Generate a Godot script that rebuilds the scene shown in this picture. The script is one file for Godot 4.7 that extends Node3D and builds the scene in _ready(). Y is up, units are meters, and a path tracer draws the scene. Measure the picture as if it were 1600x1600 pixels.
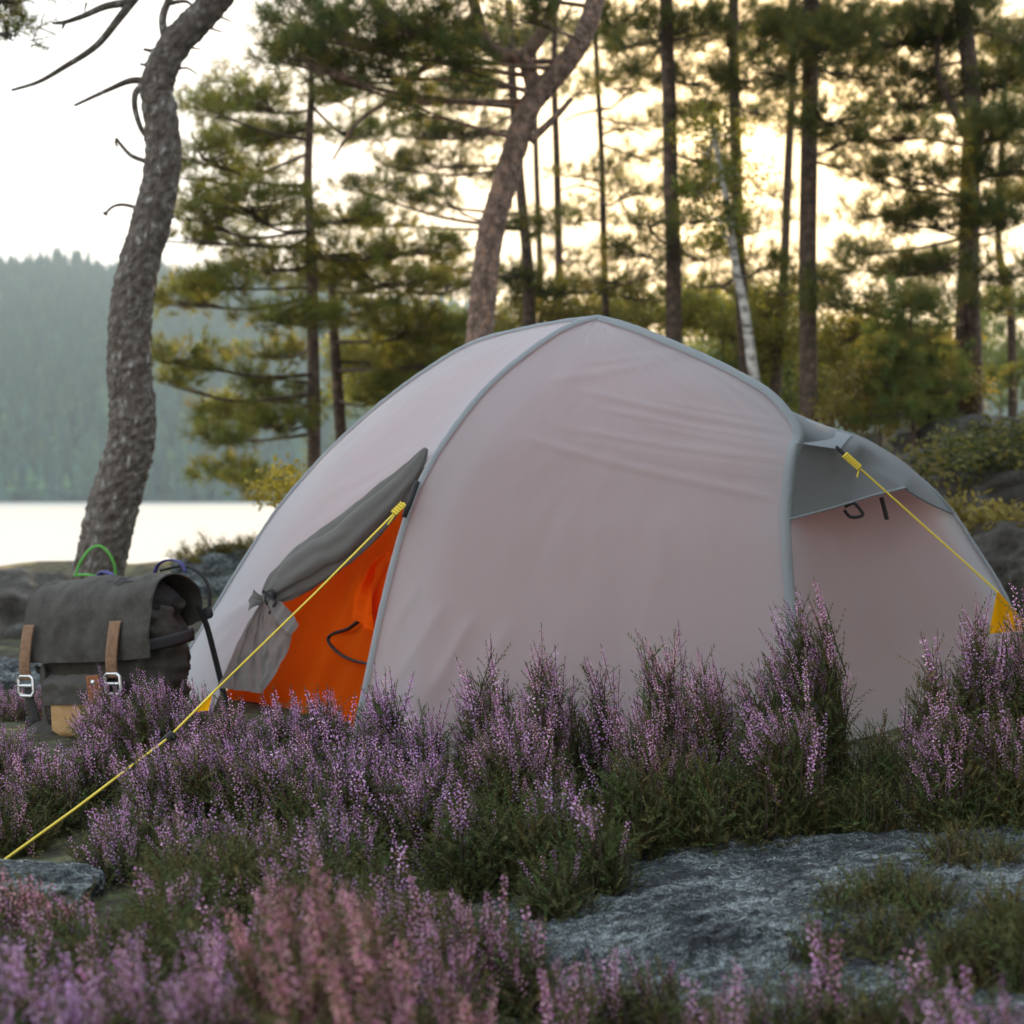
extends Node3D
# A dome tent on a rocky, heather-grown lake shore, backlit by a low sun behind pines.
# World: y up, metres. The camera looks along -z; "depth" below means metres in front of it.

const F := 2462.0                     # focal length of the photograph in its own pixels (1600 wide)
const WATER := -1.8
var lens: Transform3D
var rng := RandomNumberGenerator.new()
var hills := FastNoiseLite.new()
var rough := FastNoiseLite.new()
var M := {}
var taken := {}

# ------------------------------------------------------------------ helpers
func at(px: float, py: float, d: float) -> Vector3:
	return lens * Vector3((px - 800.0) / F * d, (800.0 - py) / F * d, -d)

func where_seen(p: Vector3) -> Vector2:
	var q: Vector3 = lens.affine_inverse() * p
	return Vector2(800.0 + q.x / -q.z * F, 800.0 - q.y / -q.z * F)

func rnd(a: float, b: float) -> float:
	return rng.randf_range(a, b)

func numbered(called: String) -> String:
	var n: int = taken.get(called, 0)
	taken[called] = n + 1
	return called if n == 0 else "%s_%03d" % [called, n]

func thing(called: String, label: String, category: String, pos: Vector3, group := "") -> Node3D:
	var o := Node3D.new()
	o.name = numbered(called)
	add_child(o)
	o.position = pos
	o.set_meta("label", label)
	o.set_meta("category", category)
	if group != "":
		o.set_meta("group", group)
	return o

func part(called: String, mesh: Mesh, mat: Material, parent: Node3D, place := Transform3D.IDENTITY) -> MeshInstance3D:
	var o := MeshInstance3D.new()
	o.name = called
	o.mesh = mesh
	o.material_override = mat
	o.transform = place
	parent.add_child(o, true)
	return o

func structure(called: String, mesh: Mesh, mat: Material) -> MeshInstance3D:
	var o := part(called, mesh, mat, self)
	o.set_meta("kind", "structure")
	return o

func scatter(called: String, mesh: Mesh, mat: Material, parent: Node3D, places: Array, tints: Array, stuff := true) -> MultiMeshInstance3D:
	var mm := MultiMesh.new()
	mm.transform_format = MultiMesh.TRANSFORM_3D
	mm.use_colors = true
	mm.mesh = mesh
	mm.instance_count = places.size()
	for i in places.size():
		mm.set_instance_transform(i, places[i])
		mm.set_instance_color(i, tints[i])
	var o := MultiMeshInstance3D.new()
	o.name = called
	o.multimesh = mm
	o.material_override = mat
	parent.add_child(o, true)
	if stuff:
		o.set_meta("kind", "stuff")
	return o

class Shape:
	var v := PackedVector3Array()
	var c := PackedColorArray()
	var uv := PackedVector2Array()
	var ix := PackedInt32Array()
	var tone := Color(1, 1, 1)
	func put(p: Vector3, t := Vector2.ZERO) -> int:
		v.append(p)
		c.append(tone)
		uv.append(t)
		return v.size() - 1
	func tri(a: int, b: int, d: int) -> void:
		ix.append(a); ix.append(b); ix.append(d)
	func quad(a: int, b: int, d: int, e: int) -> void:
		ix.append(a); ix.append(b); ix.append(d)
		ix.append(a); ix.append(d); ix.append(e)
	func flat_tri(a: Vector3, b: Vector3, d: Vector3) -> void:
		var n := v.size()
		put(a); put(b); put(d)
		tri(n, n + 1, n + 2)
	func flat_quad(a: Vector3, b: Vector3, d: Vector3, e: Vector3) -> void:
		var n := v.size()
		put(a); put(b); put(d); put(e)
		quad(n, n + 1, n + 2, n + 3)
	# a grid of rows x cols points given row by row
	func sheet(pts: Array, rows: int, cols: int, closed := false) -> void:
		var n := v.size()
		for r in rows:
			for q in cols:
				put(pts[r * cols + q], Vector2(float(q) / (cols - 1), float(r) / (rows - 1)))
		for r in rows - 1:
			for q in (cols if closed else cols - 1):
				var q2 := (q + 1) % cols
				quad(n + r * cols + q, n + r * cols + q2, n + (r + 1) * cols + q2, n + (r + 1) * cols + q)
	func tube(path: PackedVector3Array, radii: PackedFloat32Array, sides: int, cap := true, squash := 1.0, side_hint := Vector3.ZERO, noise: FastNoiseLite = null, bump := 0.0) -> void:
		var n := v.size()
		var k := path.size()
		var prev := Vector3.ZERO
		for i in k:
			var dir := (path[mini(i + 1, k - 1)] - path[maxi(i - 1, 0)]).normalized()
			var a := side_hint if side_hint != Vector3.ZERO else prev
			if a == Vector3.ZERO:
				a = Vector3.RIGHT if absf(dir.x) < 0.8 else Vector3.UP
			a = (a - dir * a.dot(dir)).normalized()
			prev = a
			var b := dir.cross(a)
			for s in sides:
				var t := TAU * s / sides
				var off := a * cos(t) * radii[i] + b * sin(t) * radii[i] * squash
				var p := path[i] + off
				if noise:
					p += off.normalized() * bump * radii[i] * noise.get_noise_3dv(p)
				put(p, Vector2(float(s) / sides, float(i) / k))
		for i in k - 1:
			for s in sides:
				var s2 := (s + 1) % sides
				quad(n + i * sides + s, n + i * sides + s2, n + (i + 1) * sides + s2, n + (i + 1) * sides + s)
		if cap:
			var lo := put(path[0])
			var hi := put(path[k - 1])
			for s in sides:
				var s2 := (s + 1) % sides
				tri(lo, n + s2, n + s)
				tri(hi, n + (k - 1) * sides + s, n + (k - 1) * sides + s2)
	func mesh(smooth := true) -> ArrayMesh:
		var a := []
		a.resize(Mesh.ARRAY_MAX)
		a[Mesh.ARRAY_VERTEX] = v
		a[Mesh.ARRAY_COLOR] = c
		a[Mesh.ARRAY_TEX_UV] = uv
		a[Mesh.ARRAY_INDEX] = ix
		var nor := PackedVector3Array()
		nor.resize(v.size())
		for i in range(0, ix.size(), 3):
			var n := (v[ix[i + 2]] - v[ix[i]]).cross(v[ix[i + 1]] - v[ix[i]])
			nor[ix[i]] += n
			nor[ix[i + 1]] += n
			nor[ix[i + 2]] += n
		for i in nor.size():
			nor[i] = nor[i].normalized() if nor[i].length_squared() > 0.0 else Vector3.UP
		a[Mesh.ARRAY_NORMAL] = nor
		var m := ArrayMesh.new()
		m.add_surface_from_arrays(Mesh.PRIMITIVE_TRIANGLES, a)
		return m

func smooth_path(pts: Array, per: int) -> PackedVector3Array:
	var out := PackedVector3Array()
	var k := pts.size()
	for i in k - 1:
		var p0: Vector3 = pts[maxi(i - 1, 0)]
		var p1: Vector3 = pts[i]
		var p2: Vector3 = pts[i + 1]
		var p3: Vector3 = pts[mini(i + 2, k - 1)]
		for j in per:
			out.append(p1.cubic_interpolate(p2, p0, p3, float(j) / per))
	out.append(pts[k - 1])
	return out

func even(n: int, r: float) -> PackedFloat32Array:
	var a := PackedFloat32Array()
	a.resize(n)
	a.fill(r)
	return a

func taper(n: int, r0: float, r1: float) -> PackedFloat32Array:
	var a := PackedFloat32Array()
	for i in n:
		a.append(lerpf(r0, r1, float(i) / maxf(n - 1, 1)))
	return a

func cord(shape: Shape, pts: Array, r: float, sides := 6) -> void:
	var p := PackedVector3Array(pts)
	shape.tube(p, even(p.size(), r), sides)

# a rounded block between two corners, edges chamfered
func block(size: Vector3, bevel: float) -> ArrayMesh:
	var s := Shape.new()
	var h := size / 2.0
	var ring := func(y: float, inset: float) -> Array:
		var a := []
		var x := h.x - inset
		var z := h.z - inset
		var b := minf(bevel, minf(h.x, h.z) * 0.9)
		for q in [[x - b, z], [x, z - b], [x, -z + b], [x - b, -z], [-x + b, -z], [-x, -z + b], [-x, z - b], [-x + b, z]]:
			a.append(Vector3(q[0], y, q[1]))
		return a
	var rows := []
	for r in [[-h.y, bevel * 0.8], [-h.y + bevel, 0.0], [h.y - bevel, 0.0], [h.y, bevel * 0.8]]:
		rows.append_array(ring.call(r[0], r[1]))
	s.sheet(rows, 4, 8, true)
	var lo := s.put(Vector3(0, -h.y, 0))
	var hi := s.put(Vector3(0, h.y, 0))
	for q in 8:
		s.tri(lo, (q + 1) % 8, q)
		s.tri(hi, 24 + q, 24 + (q + 1) % 8)
	return s.mesh()

# ------------------------------------------------------------------ materials
func noise(kind: int, freq: float, oct: int, seed_: int) -> FastNoiseLite:
	var n := FastNoiseLite.new()
	n.noise_type = kind
	n.frequency = freq
	n.fractal_octaves = oct
	n.seed = seed_
	return n

# a seamless colour image: two noises mixed into a ramp (stops in linear light, stored as sRGB)
func ramp_image(size: int, a: FastNoiseLite, b: FastNoiseLite, share: float, stops: Array) -> Image:
	var ia := a.get_seamless_image(size, size)
	var ib := b.get_seamless_image(size, size)
	var g := Gradient.new()
	g.offsets = PackedFloat32Array()
	var offs := PackedFloat32Array()
	var cols := PackedColorArray()
	for s in stops:
		offs.append(s[0])
		cols.append((s[1] as Color).linear_to_srgb())
	g.offsets = offs
	g.colors = cols
	var lut := []
	for i in 256:
		lut.append(g.sample(i / 255.0))
	var out := Image.create(size, size, true, Image.FORMAT_RGB8)
	for y in size:
		for x in size:
			var t := lerpf(ia.get_pixel(x, y).r, ib.get_pixel(x, y).r, share)
			out.set_pixel(x, y, lut[int(clampf(t, 0, 1) * 255.0)])
	return out

func tex(im: Image) -> ImageTexture:
	return ImageTexture.create_from_image(im)

func matte(c: Color, roughness := 0.85) -> StandardMaterial3D:
	var m := StandardMaterial3D.new()
	m.albedo_color = c.linear_to_srgb()
	m.roughness = roughness
	return m

func textured(im: Image, scale: float, roughness: float, relief: Image = null, relief_cm := 0.0) -> StandardMaterial3D:
	var m := StandardMaterial3D.new()
	m.albedo_texture = tex(im)
	m.roughness = roughness
	m.uv1_triplanar = true
	m.uv1_world_triplanar = true
	m.uv1_scale = Vector3.ONE * scale
	if relief:
		m.heightmap_enabled = true
		m.heightmap_texture = tex(relief)
		m.heightmap_scale = relief_cm
	return m

func leafy(through: float, roughness := 0.65) -> StandardMaterial3D:
	var m := StandardMaterial3D.new()
	m.vertex_color_use_as_albedo = true
	m.roughness = roughness
	m.backlight_enabled = true
	m.backlight = Color(through, through, through).linear_to_srgb()
	return m

func make_materials() -> void:
	var S := FastNoiseLite.TYPE_SIMPLEX_SMOOTH
	var C := FastNoiseLite.TYPE_CELLULAR
	var fine := noise(S, 0.03, 5, 3)
	var coarse := noise(S, 0.008, 4, 5)
	var speck := noise(S, 0.12, 3, 9)
	# rock: grey gneiss with pale lichen crusts, dark pits and long streaks
	var rk := [noise(S, 0.05, 5, 21).get_seamless_image(1024, 1024), noise(S, 0.2, 3, 22).get_seamless_image(1024, 1024), noise(S, 0.006, 4, 25).get_seamless_image(1024, 1024)]
	var rock_im := Image.create(1024, 1024, true, Image.FORMAT_RGB8)
	var rg := Gradient.new()
	rg.offsets = PackedFloat32Array([0.0, 0.36, 0.46, 0.54, 0.6, 0.66, 1.0])
	rg.colors = PackedColorArray([Color(0.005, 0.006, 0.007).linear_to_srgb(), Color(0.012, 0.015, 0.017).linear_to_srgb(), Color(0.02, 0.026, 0.028).linear_to_srgb(), Color(0.037, 0.047, 0.049).linear_to_srgb(), Color(0.065, 0.082, 0.08).linear_to_srgb(), Color(0.19, 0.22, 0.225).linear_to_srgb(), Color(0.36, 0.39, 0.38).linear_to_srgb()])
	var rl := []
	for i in 256:
		rl.append(rg.sample(i / 255.0))
	for y in 1024:
		for x in 1024:
			var t: float = 0.5 + 0.55 * (rk[0].get_pixel(x, (y * 3 / 2) % 1024).r - 0.5) + 0.8 * (rk[1].get_pixel(x, y).r - 0.5) + 0.55 * (rk[2].get_pixel(x, (y * 2) % 1024).r - 0.5)
			rock_im.set_pixel(x, y, rl[int(clampf(t, 0, 1) * 255.0)])
	M.rock = textured(rock_im, 1.6, 0.9, noise(S, 0.06, 5, 24).get_seamless_image(512, 512), 2.6)
	M.rock.uv1_scale = Vector3(0.8, 1.1, 1.1)
	M.rock_dark = textured(ramp_image(256, noise(S, 0.02, 5, 23), speck, 0.35, [[0.0, Color(0.02, 0.018, 0.015)], [0.4, Color(0.035, 0.03, 0.024)], [0.6, Color(0.065, 0.06, 0.05)], [0.75, Color(0.12, 0.125, 0.12)], [1.0, Color(0.22, 0.23, 0.22)]]), 0.9, 0.9, fine.get_seamless_image(256, 256), 2.0)
	M.ground = textured(ramp_image(512, fine, coarse, 0.4, [[0.0, Color(0.012, 0.01, 0.007)], [0.4, Color(0.035, 0.028, 0.018)], [0.55, Color(0.05, 0.055, 0.022)], [0.68, Color(0.09, 0.1, 0.04)], [1.0, Color(0.16, 0.13, 0.08)]]), 0.8, 0.95, fine.get_seamless_image(256, 256), 3.0)
	var plates := noise(C, 0.035, 2, 31)
	plates.cellular_return_type = FastNoiseLite.RETURN_DISTANCE2_SUB
	var bark_h := plates.get_seamless_image(512, 512)
	M.bark_grey = textured(ramp_image(512, plates, noise(S, 0.02, 5, 33), 0.55, [[0.0, Color(0.035, 0.026, 0.02)], [0.3, Color(0.085, 0.07, 0.058)], [0.48, Color(0.13, 0.112, 0.098)], [0.58, Color(0.2, 0.185, 0.17)], [0.66, Color(0.36, 0.365, 0.35)], [1.0, Color(0.5, 0.52, 0.5)]]), 2.2, 0.92, bark_h, 1.4)
	M.bark_grey.uv1_scale = Vector3(1.7, 0.9, 1.7)
	M.bark_red = textured(ramp_image(512, plates, noise(S, 0.012, 4, 37), 0.7, [[0.0, Color(0.06, 0.035, 0.024)], [0.38, Color(0.16, 0.11, 0.085)], [0.5, Color(0.26, 0.19, 0.16)], [0.62, Color(0.36, 0.21, 0.14)], [1.0, Color(0.42, 0.24, 0.15)]]), 2.0, 0.9, bark_h, 1.0)
	M.bark_red.uv1_scale = Vector3(2.4, 1.2, 2.4)
	M.bark_pine = textured(ramp_image(256, plates, fine, 0.5, [[0.0, Color(0.03, 0.02, 0.014)], [0.45, Color(0.1, 0.07, 0.052)], [0.65, Color(0.17, 0.115, 0.08)], [1.0, Color(0.27, 0.17, 0.11)]]), 1.5, 0.92, bark_h, 1.2)
	M.bark_birch = textured(ramp_image(256, noise(S, 0.02, 4, 41), fine, 0.3, [[0.0, Color(0.05, 0.045, 0.04)], [0.36, Color(0.18, 0.17, 0.16)], [0.46, Color(0.6, 0.58, 0.55)], [1.0, Color(0.72, 0.7, 0.67)]]), 1.2, 0.7)
	M.bark_birch.uv1_scale = Vector3(0.8, 3.0, 0.8)
	# plants
	M.needles = leafy(1.25, 0.5)
	M.heather = leafy(0.45, 0.75)
	M.leaves = leafy(0.95, 0.5)
	M.stems = matte(Color(0.05, 0.032, 0.022), 0.9)
	M.far_wood = leafy(0.2, 0.9)
	M.hill = textured(ramp_image(256, fine, coarse, 0.5, [[0.0, Color(0.02, 0.03, 0.015)], [0.6, Color(0.05, 0.065, 0.03)], [1.0, Color(0.09, 0.1, 0.05)]]), 0.05, 0.95)
	# water
	M.water = StandardMaterial3D.new()
	M.water.albedo_color = Color(0.6, 0.56, 0.48).linear_to_srgb()
	M.water.metallic = 0.6
	M.water.roughness = 0.34
	M.water.uv1_triplanar = true
	M.water.uv1_world_triplanar = true
	M.water.uv1_scale = Vector3(0.22, 0.22, 0.5)
	var wave := noise(S, 0.02, 4, 51).get_seamless_image(512, 512)
	wave.bump_map_to_normal_map(6.0)
	M.water.normal_enabled = true
	M.water.normal_texture = tex(wave)
	M.water.normal_scale = 1.0
	# tent cloth: thin grey ripstop that lets light through, and the orange inner tent
	var weave := noise(FastNoiseLite.TYPE_VALUE, 0.45, 1, 61).get_seamless_image(256, 256)
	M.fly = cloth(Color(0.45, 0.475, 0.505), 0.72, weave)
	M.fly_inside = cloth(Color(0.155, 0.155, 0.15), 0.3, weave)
	M.fly_dark = cloth(Color(0.2, 0.22, 0.23), 0.25, weave)
	M.sleeve = cloth(Color(0.29, 0.325, 0.345), 0.4, weave)
	M.inner = cloth(Color(0.95, 0.15, 0.004), 1.0, weave)
	M.black = matte(Color(0.012, 0.012, 0.014), 0.7)
	M.yellow_cord = matte(Color(0.8, 0.62, 0.06), 0.6)
	M.yellow_cloth = cloth(Color(0.72, 0.34, 0.004), 0.5, weave)
	M.green_cord = matte(Color(0.1, 0.42, 0.06), 0.6)
	# backpack
	M.canvas = textured(ramp_image(256, noise(FastNoiseLite.TYPE_VALUE, 0.5, 1, 71), noise(S, 0.02, 4, 72), 0.45, [[0.0, Color(0.024, 0.022, 0.019)], [0.5, Color(0.05, 0.046, 0.04)], [1.0, Color(0.1, 0.09, 0.074)]]), 5.0, 0.9, weave, 0.06)
	M.canvas_dark = matte(Color(0.02, 0.02, 0.021), 0.9)
	M.leather = textured(ramp_image(256, noise(S, 0.05, 4, 75), speck, 0.4, [[0.0, Color(0.08, 0.04, 0.02)], [0.5, Color(0.2, 0.11, 0.06)], [1.0, Color(0.3, 0.18, 0.1)]]), 4.0, 0.75)
	M.leather_red = textured(ramp_image(256, noise(S, 0.05, 4, 76), speck, 0.4, [[0.0, Color(0.1, 0.03, 0.012)], [0.5, Color(0.24, 0.085, 0.03)], [1.0, Color(0.33, 0.13, 0.05)]]), 4.0, 0.7)
	M.tan = textured(ramp_image(256, noise(FastNoiseLite.TYPE_VALUE, 0.5, 1, 77), fine, 0.5, [[0.0, Color(0.3, 0.17, 0.07)], [1.0, Color(0.55, 0.36, 0.18)]]), 4.0, 0.9)
	M.metal = matte(Color(0.62, 0.64, 0.66), 0.35)
	M.metal.metallic = 0.85
	M.blue_web = matte(Color(0.06, 0.06, 0.2), 0.8)
	M.web = matte(Color(0.03, 0.03, 0.032), 0.8)

func cloth(c: Color, through: float, weave: Image) -> StandardMaterial3D:
	var m := matte(c, 0.75)
	m.metallic_specular = 0.08
	m.backlight_enabled = true
	m.backlight = (c * (through / maxf(c.r, maxf(c.g, c.b)))).linear_to_srgb()
	m.uv1_triplanar = true
	m.uv1_world_triplanar = true
	m.uv1_scale = Vector3.ONE * 5.0
	m.heightmap_enabled = true
	m.heightmap_texture = tex(weave)
	m.heightmap_scale = 0.03
	return m

# ------------------------------------------------------------------ ground
func shore(x: float) -> float:      # depth at which the land falls off to the lake
	return 9.6 + 5.0 * smoothstep(-3.2, -0.8, x) + 12.0 * smoothstep(0.0, 5.0, x) + 6.0 * smoothstep(5.0, 16.0, x) - 3.0 * smoothstep(-4.0, -9.0, x)

func ground_y(x: float, d: float) -> float:
	var y := -0.07 + 0.07 * smoothstep(3.2, 4.2, d)
	y -= 0.5 * smoothstep(2.2, -1.0, d)
	y += 1.25 * smoothstep(7.0, 11.5, d) * smoothstep(0.8, 3.6, x)
	y += 0.25 * smoothstep(6.5, 9.0, d) * smoothstep(1.0, -2.0, x)
	var amp := 0.035 + 0.1 * smoothstep(6.0, 9.0, d)
	y += amp * hills.get_noise_2d(x * 9.0, d * 9.0)
	y -= 0.16 * smoothstep(-0.3, 0.1, x) * smoothstep(3.45, 3.2, d) * smoothstep(0.6, 1.2, d) * smoothstep(3.2, 2.8, x)
	var s := shore(x)
	y = lerpf(y, WATER - 0.8, smoothstep(s, s + 5.5, d))
	return y

var slab_noise: FastNoiseLite
var bark_noise: FastNoiseLite
func slab_y(x: float, d: float) -> float:     # top of the low whaleback of gneiss in the right foreground
	var u := (x - 1.25) / 1.85
	var w := (d - 2.45) / 1.2
	var nz := slab_noise
	var edge := maxf(0.0, 1.0 - pow(absf(u), 3.2) - pow(absf(w), 3.6) * 0.95 + 0.22 * nz.get_noise_2d(x * 2.2, d * 2.2))
	var top := -0.1 + 0.1 * exp(-pow((x - 0.95) / 0.85, 2.0)) + 0.012 * x - 0.02 * (d - 2.7) + 0.03 * nz.get_noise_2d(x * 1.3, d * 2.6) + 0.014 * nz.get_noise_2d(x * 5.0, d * 11.0) + 0.006 * nz.get_noise_2d(x * 16.0, d * 40.0) - 0.016 * absf(nz.get_noise_2d(x * 6.0, d * 8.0 + 20.0)) + 0.007 * nz.get_noise_2d(x * 34.0, d * 34.0)
	# stepped ledges along the grain
	top -= 0.04 * smoothstep(2.76, 2.7, d + 0.12 * x + 0.05 * nz.get_noise_1d(x * 3.0))
	top -= 0.035 * smoothstep(2.36, 2.32, d + 0.1 * x + 0.06 * nz.get_noise_1d(x * 4.0 + 9.0))
	return lerpf(-0.42, top, smoothstep(0.0, 0.38, edge))

func surface_y(x: float, d: float) -> float:
	return maxf(ground_y(x, d), slab_y(x, d))

func gy(p: Vector3) -> float:
	return surface_y(p.x, -p.z)

func build_ground() -> void:
	var xs := []
	var x := -60.0
	while x <= 60.0:
		xs.append(x)
		x += 0.12 if absf(x) < 4.0 else (0.35 if absf(x) < 12.0 else 3.0)
	var ds := []
	var d := -25.0
	while d <= 60.0:
		ds.append(d)
		d += 2.0 if d < -1.0 else (0.12 if d < 6.0 else (0.3 if d < 24.0 else 2.0))
	var pts := []
	for dd in ds:
		for xx in xs:
			pts.append(Vector3(xx, ground_y(xx, dd), -dd))
	var s := Shape.new()
	s.sheet(pts, ds.size(), xs.size())
	structure("ground", s.mesh(), M.ground)
	# the lake
	var w := Shape.new()
	var lp := []
	for i in 30:
		for j in 30:
			lp.append(Vector3(-900.0 + 1800.0 * j / 29.0, WATER, -2.0 - 900.0 * pow(i / 29.0, 1.5)))
	w.sheet(lp, 30, 30)
	structure("lake", w.mesh(), M.water)

# ------------------------------------------------------------------ far shore
func hill_top(px: float) -> float:     # picture height of the ridge, as a slope over the horizon
	var pts := [[-1500, 330], [-200, 395], [0, 402], [120, 400], [200, 416], [340, 418], [450, 432], [650, 468], [900, 505], [1200, 528], [1700, 540], [3000, 500]]
	for i in pts.size() - 1:
		if px <= pts[i + 1][0]:
			return lerpf(pts[i][1], pts[i + 1][1], smoothstep(pts[i][0], pts[i + 1][0], px))
	return 560.0

const NEAR_SHORE := 430.0
func hill_y(x: float, d: float) -> float:
	var px := 800.0 + x / d * F
	var crest := (770.0 - hill_top(px)) / F * 700.0 - 9.0
	var t := clampf((d - NEAR_SHORE) / 270.0, 0.0, 1.0)
	var y := WATER - 1.0 + (crest + 2.5) * (0.10 * minf(t * 12.0, 1.0) + 0.90 * pow(t, 0.85))
	y += 4.0 * rough.get_noise_2d(x * 0.8, d * 0.8) * t
	return y - 0.25 * maxf(d - 700.0, 0.0)

func build_far_shore() -> void:
	var pts := []
	for i in 60:
		var d := NEAR_SHORE - 6.0 + 400.0 * i / 59.0
		for j in 90:
			pts.append(Vector3(-620.0 + 1240.0 * j / 89.0, hill_y(-620.0 + 1240.0 * j / 89.0, d), -d))
	var s := Shape.new()
	s.sheet(pts, 60, 90)
	structure("hill", s.mesh(), M.hill)
	# low far conifers and rounder broadleaf crowns
	var tree_mesh := []
	for k in 3:
		var t := Shape.new()
		var whorls := 7
		for w in whorls:
			var y0 := 0.08 + 0.9 * w / whorls
			var r := (1.0 - y0) * 0.2 * rnd(0.8, 1.2) + 0.025
			if k == 2:
				r = 0.26 * sin(PI * clampf(y0 * 0.85 + 0.1, 0, 1)) * rnd(0.8, 1.2)
			var tip := Vector3(rnd(-0.01, 0.01), y0 + 0.22, rnd(-0.01, 0.01))
			for q in 8:
				t.tone = Color(1, 1, 1) * rnd(0.6, 1.35)
				var a0 := TAU * (q + rnd(-0.2, 0.2)) / 8
				var a1 := a0 + TAU / 8 * rnd(0.7, 1.2)
				var rr := r * rnd(0.6, 1.25)
				t.flat_tri(tip, Vector3(cos(a0) * rr, y0 - rnd(0.0, 0.06), sin(a0) * rr), Vector3(cos(a1) * rr, y0 - rnd(0.0, 0.06), sin(a1) * rr))
		tree_mesh.append(t.mesh())
	for k in 3:
		var places := []
		var tints := []
		var want: int = [4200, 2400, 1500][k]
		while places.size() < want:
			var d := NEAR_SHORE + 285.0 * pow(rng.randf(), 1.0)
			var x := d * rnd(-0.42, 0.42) if rng.randf() < 0.25 else d * rnd(-0.36, -0.02)
			if k == 2 and rough.get_noise_2d(x * 1.4 + 300.0, d * 1.4) < 0.0:
				continue
			var h := rnd(8.0, 13.5) if k < 2 else rnd(6.0, 9.0)
			var wide := h * rnd(0.85, 1.3)
			places.append(Transform3D(Basis(Vector3.UP, rnd(0, TAU)).scaled(Vector3(wide, h, wide)), Vector3(x, hill_y(x, d) - 0.3, -d)))
			var g := rnd(0.75, 1.25)
			tints.append([Color(0.035, 0.085, 0.05), Color(0.055, 0.1, 0.05), Color(0.09, 0.18, 0.06)][k] * g)
		var o := scatter("far_forest", tree_mesh[k], M.far_wood, self, places, tints)
		o.name = numbered("far_forest")
		o.set_meta("label", ["dark spruce forest covering the hill across the lake", "olive pine wood mixed into the hillside across the lake", "paler green broadleaf trees scattered over the hillside across the lake"][k])
		o.set_meta("category", "forest")

# ------------------------------------------------------------------ heather
var spike_mesh := []
var shoot_mesh := []

func make_heather_meshes() -> void:
	for k in 5:
		var s := Shape.new()
		var len := 0.15
		var lean := Vector3(rnd(-0.018, 0.018), 0, rnd(-0.018, 0.018))
		var axis := func(t: float) -> Vector3: return Vector3(0, len * t, 0) + lean * t * t
		s.tone = Color(0.09, 0.06, 0.04)
		s.tube(PackedVector3Array([axis.call(0.0), axis.call(0.35), axis.call(0.7), axis.call(1.0)]), PackedFloat32Array([0.0013, 0.001, 0.0008, 0.0004]), 3, false)
		var n := 30 + 5 * k
		for i in n:
			var t := 0.26 + 0.66 * (i + rng.randf()) / n
			var a := i * 2.4 + rnd(-0.5, 0.5)
			var out := Vector3(cos(a), 0, sin(a))
			var p: Vector3 = axis.call(t) + out * rnd(0.003, 0.0065) * (1.25 - 0.6 * t)
			var size := rnd(0.003, 0.0046) * (1.2 - 0.5 * t)
			var along := (out + Vector3(0, rnd(-0.2, 0.9), 0)).normalized()
			var u := along.cross(Vector3.UP).normalized()
			var w := along.cross(u)
			var q := rng.randf()
			s.tone = (Color(0.6, 0.25, 0.58).lerp(Color(0.85, 0.62, 0.78), rng.randf())) if q < 0.84 else Color(0.33, 0.22, 0.14)
			var tip := p + along * size * 1.3
			var ring := []
			for e in 4:
				ring.append(p + (u * cos(e * PI / 2) + w * sin(e * PI / 2)) * size * 0.62)
			for e in 4:
				s.flat_tri(tip, ring[e], ring[(e + 1) % 4])
		s.tone = Color(0.1, 0.12, 0.045)
		for i in 22:
			var t := rnd(0.0, 0.34) if i < 14 else rnd(0.9, 1.0)
			var a := rnd(0, TAU)
			var p: Vector3 = axis.call(t)
			var out := Vector3(cos(a), 1.1, sin(a)).normalized()
			var u := out.cross(Vector3.UP).normalized() * 0.001
			s.flat_tri(p + u, p - u, p + out * 0.006)
		spike_mesh.append(s.mesh())
	for k in 4:
		var s := Shape.new()
		var lean := Vector3(rnd(-0.02, 0.02), 0, rnd(-0.02, 0.02))
		var len := 0.12
		s.tone = Color(0.75, 0.5, 0.3)
		s.tube(PackedVector3Array([Vector3.ZERO, Vector3(0, len * 0.5, 0) + lean * 0.25, Vector3(0, len, 0) + lean]), PackedFloat32Array([0.0013, 0.001, 0.0005]), 3, false)
		# little side twigs, each set with scale leaves
		for tw in 7:
			var t0 := 0.12 + 0.8 * tw / 7.0
			var p0 := Vector3(0, len * t0, 0) + lean * t0 * t0
			var a := tw * 2.4 + rnd(-0.4, 0.4)
			var dir := Vector3(cos(a), rnd(0.9, 1.6), sin(a)).normalized() if tw > 0 else Vector3.UP
			var tl := rnd(0.025, 0.05)
			for i in 16:
				var p := p0 + dir * tl * (i + 1) / 16.0
				var la := i * 2.1
				var side := dir.cross(Vector3(cos(la), 0.1, sin(la))).normalized()
				var out := (dir + side * 0.9).normalized()
				var u := out.cross(dir).normalized() * rnd(0.0009, 0.0014)
				s.tone = Color(1, 1, 1) * rnd(0.7, 1.35)
				s.flat_tri(p + u, p - u, p + out * rnd(0.0055, 0.008))
		shoot_mesh.append(s.mesh())

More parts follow.
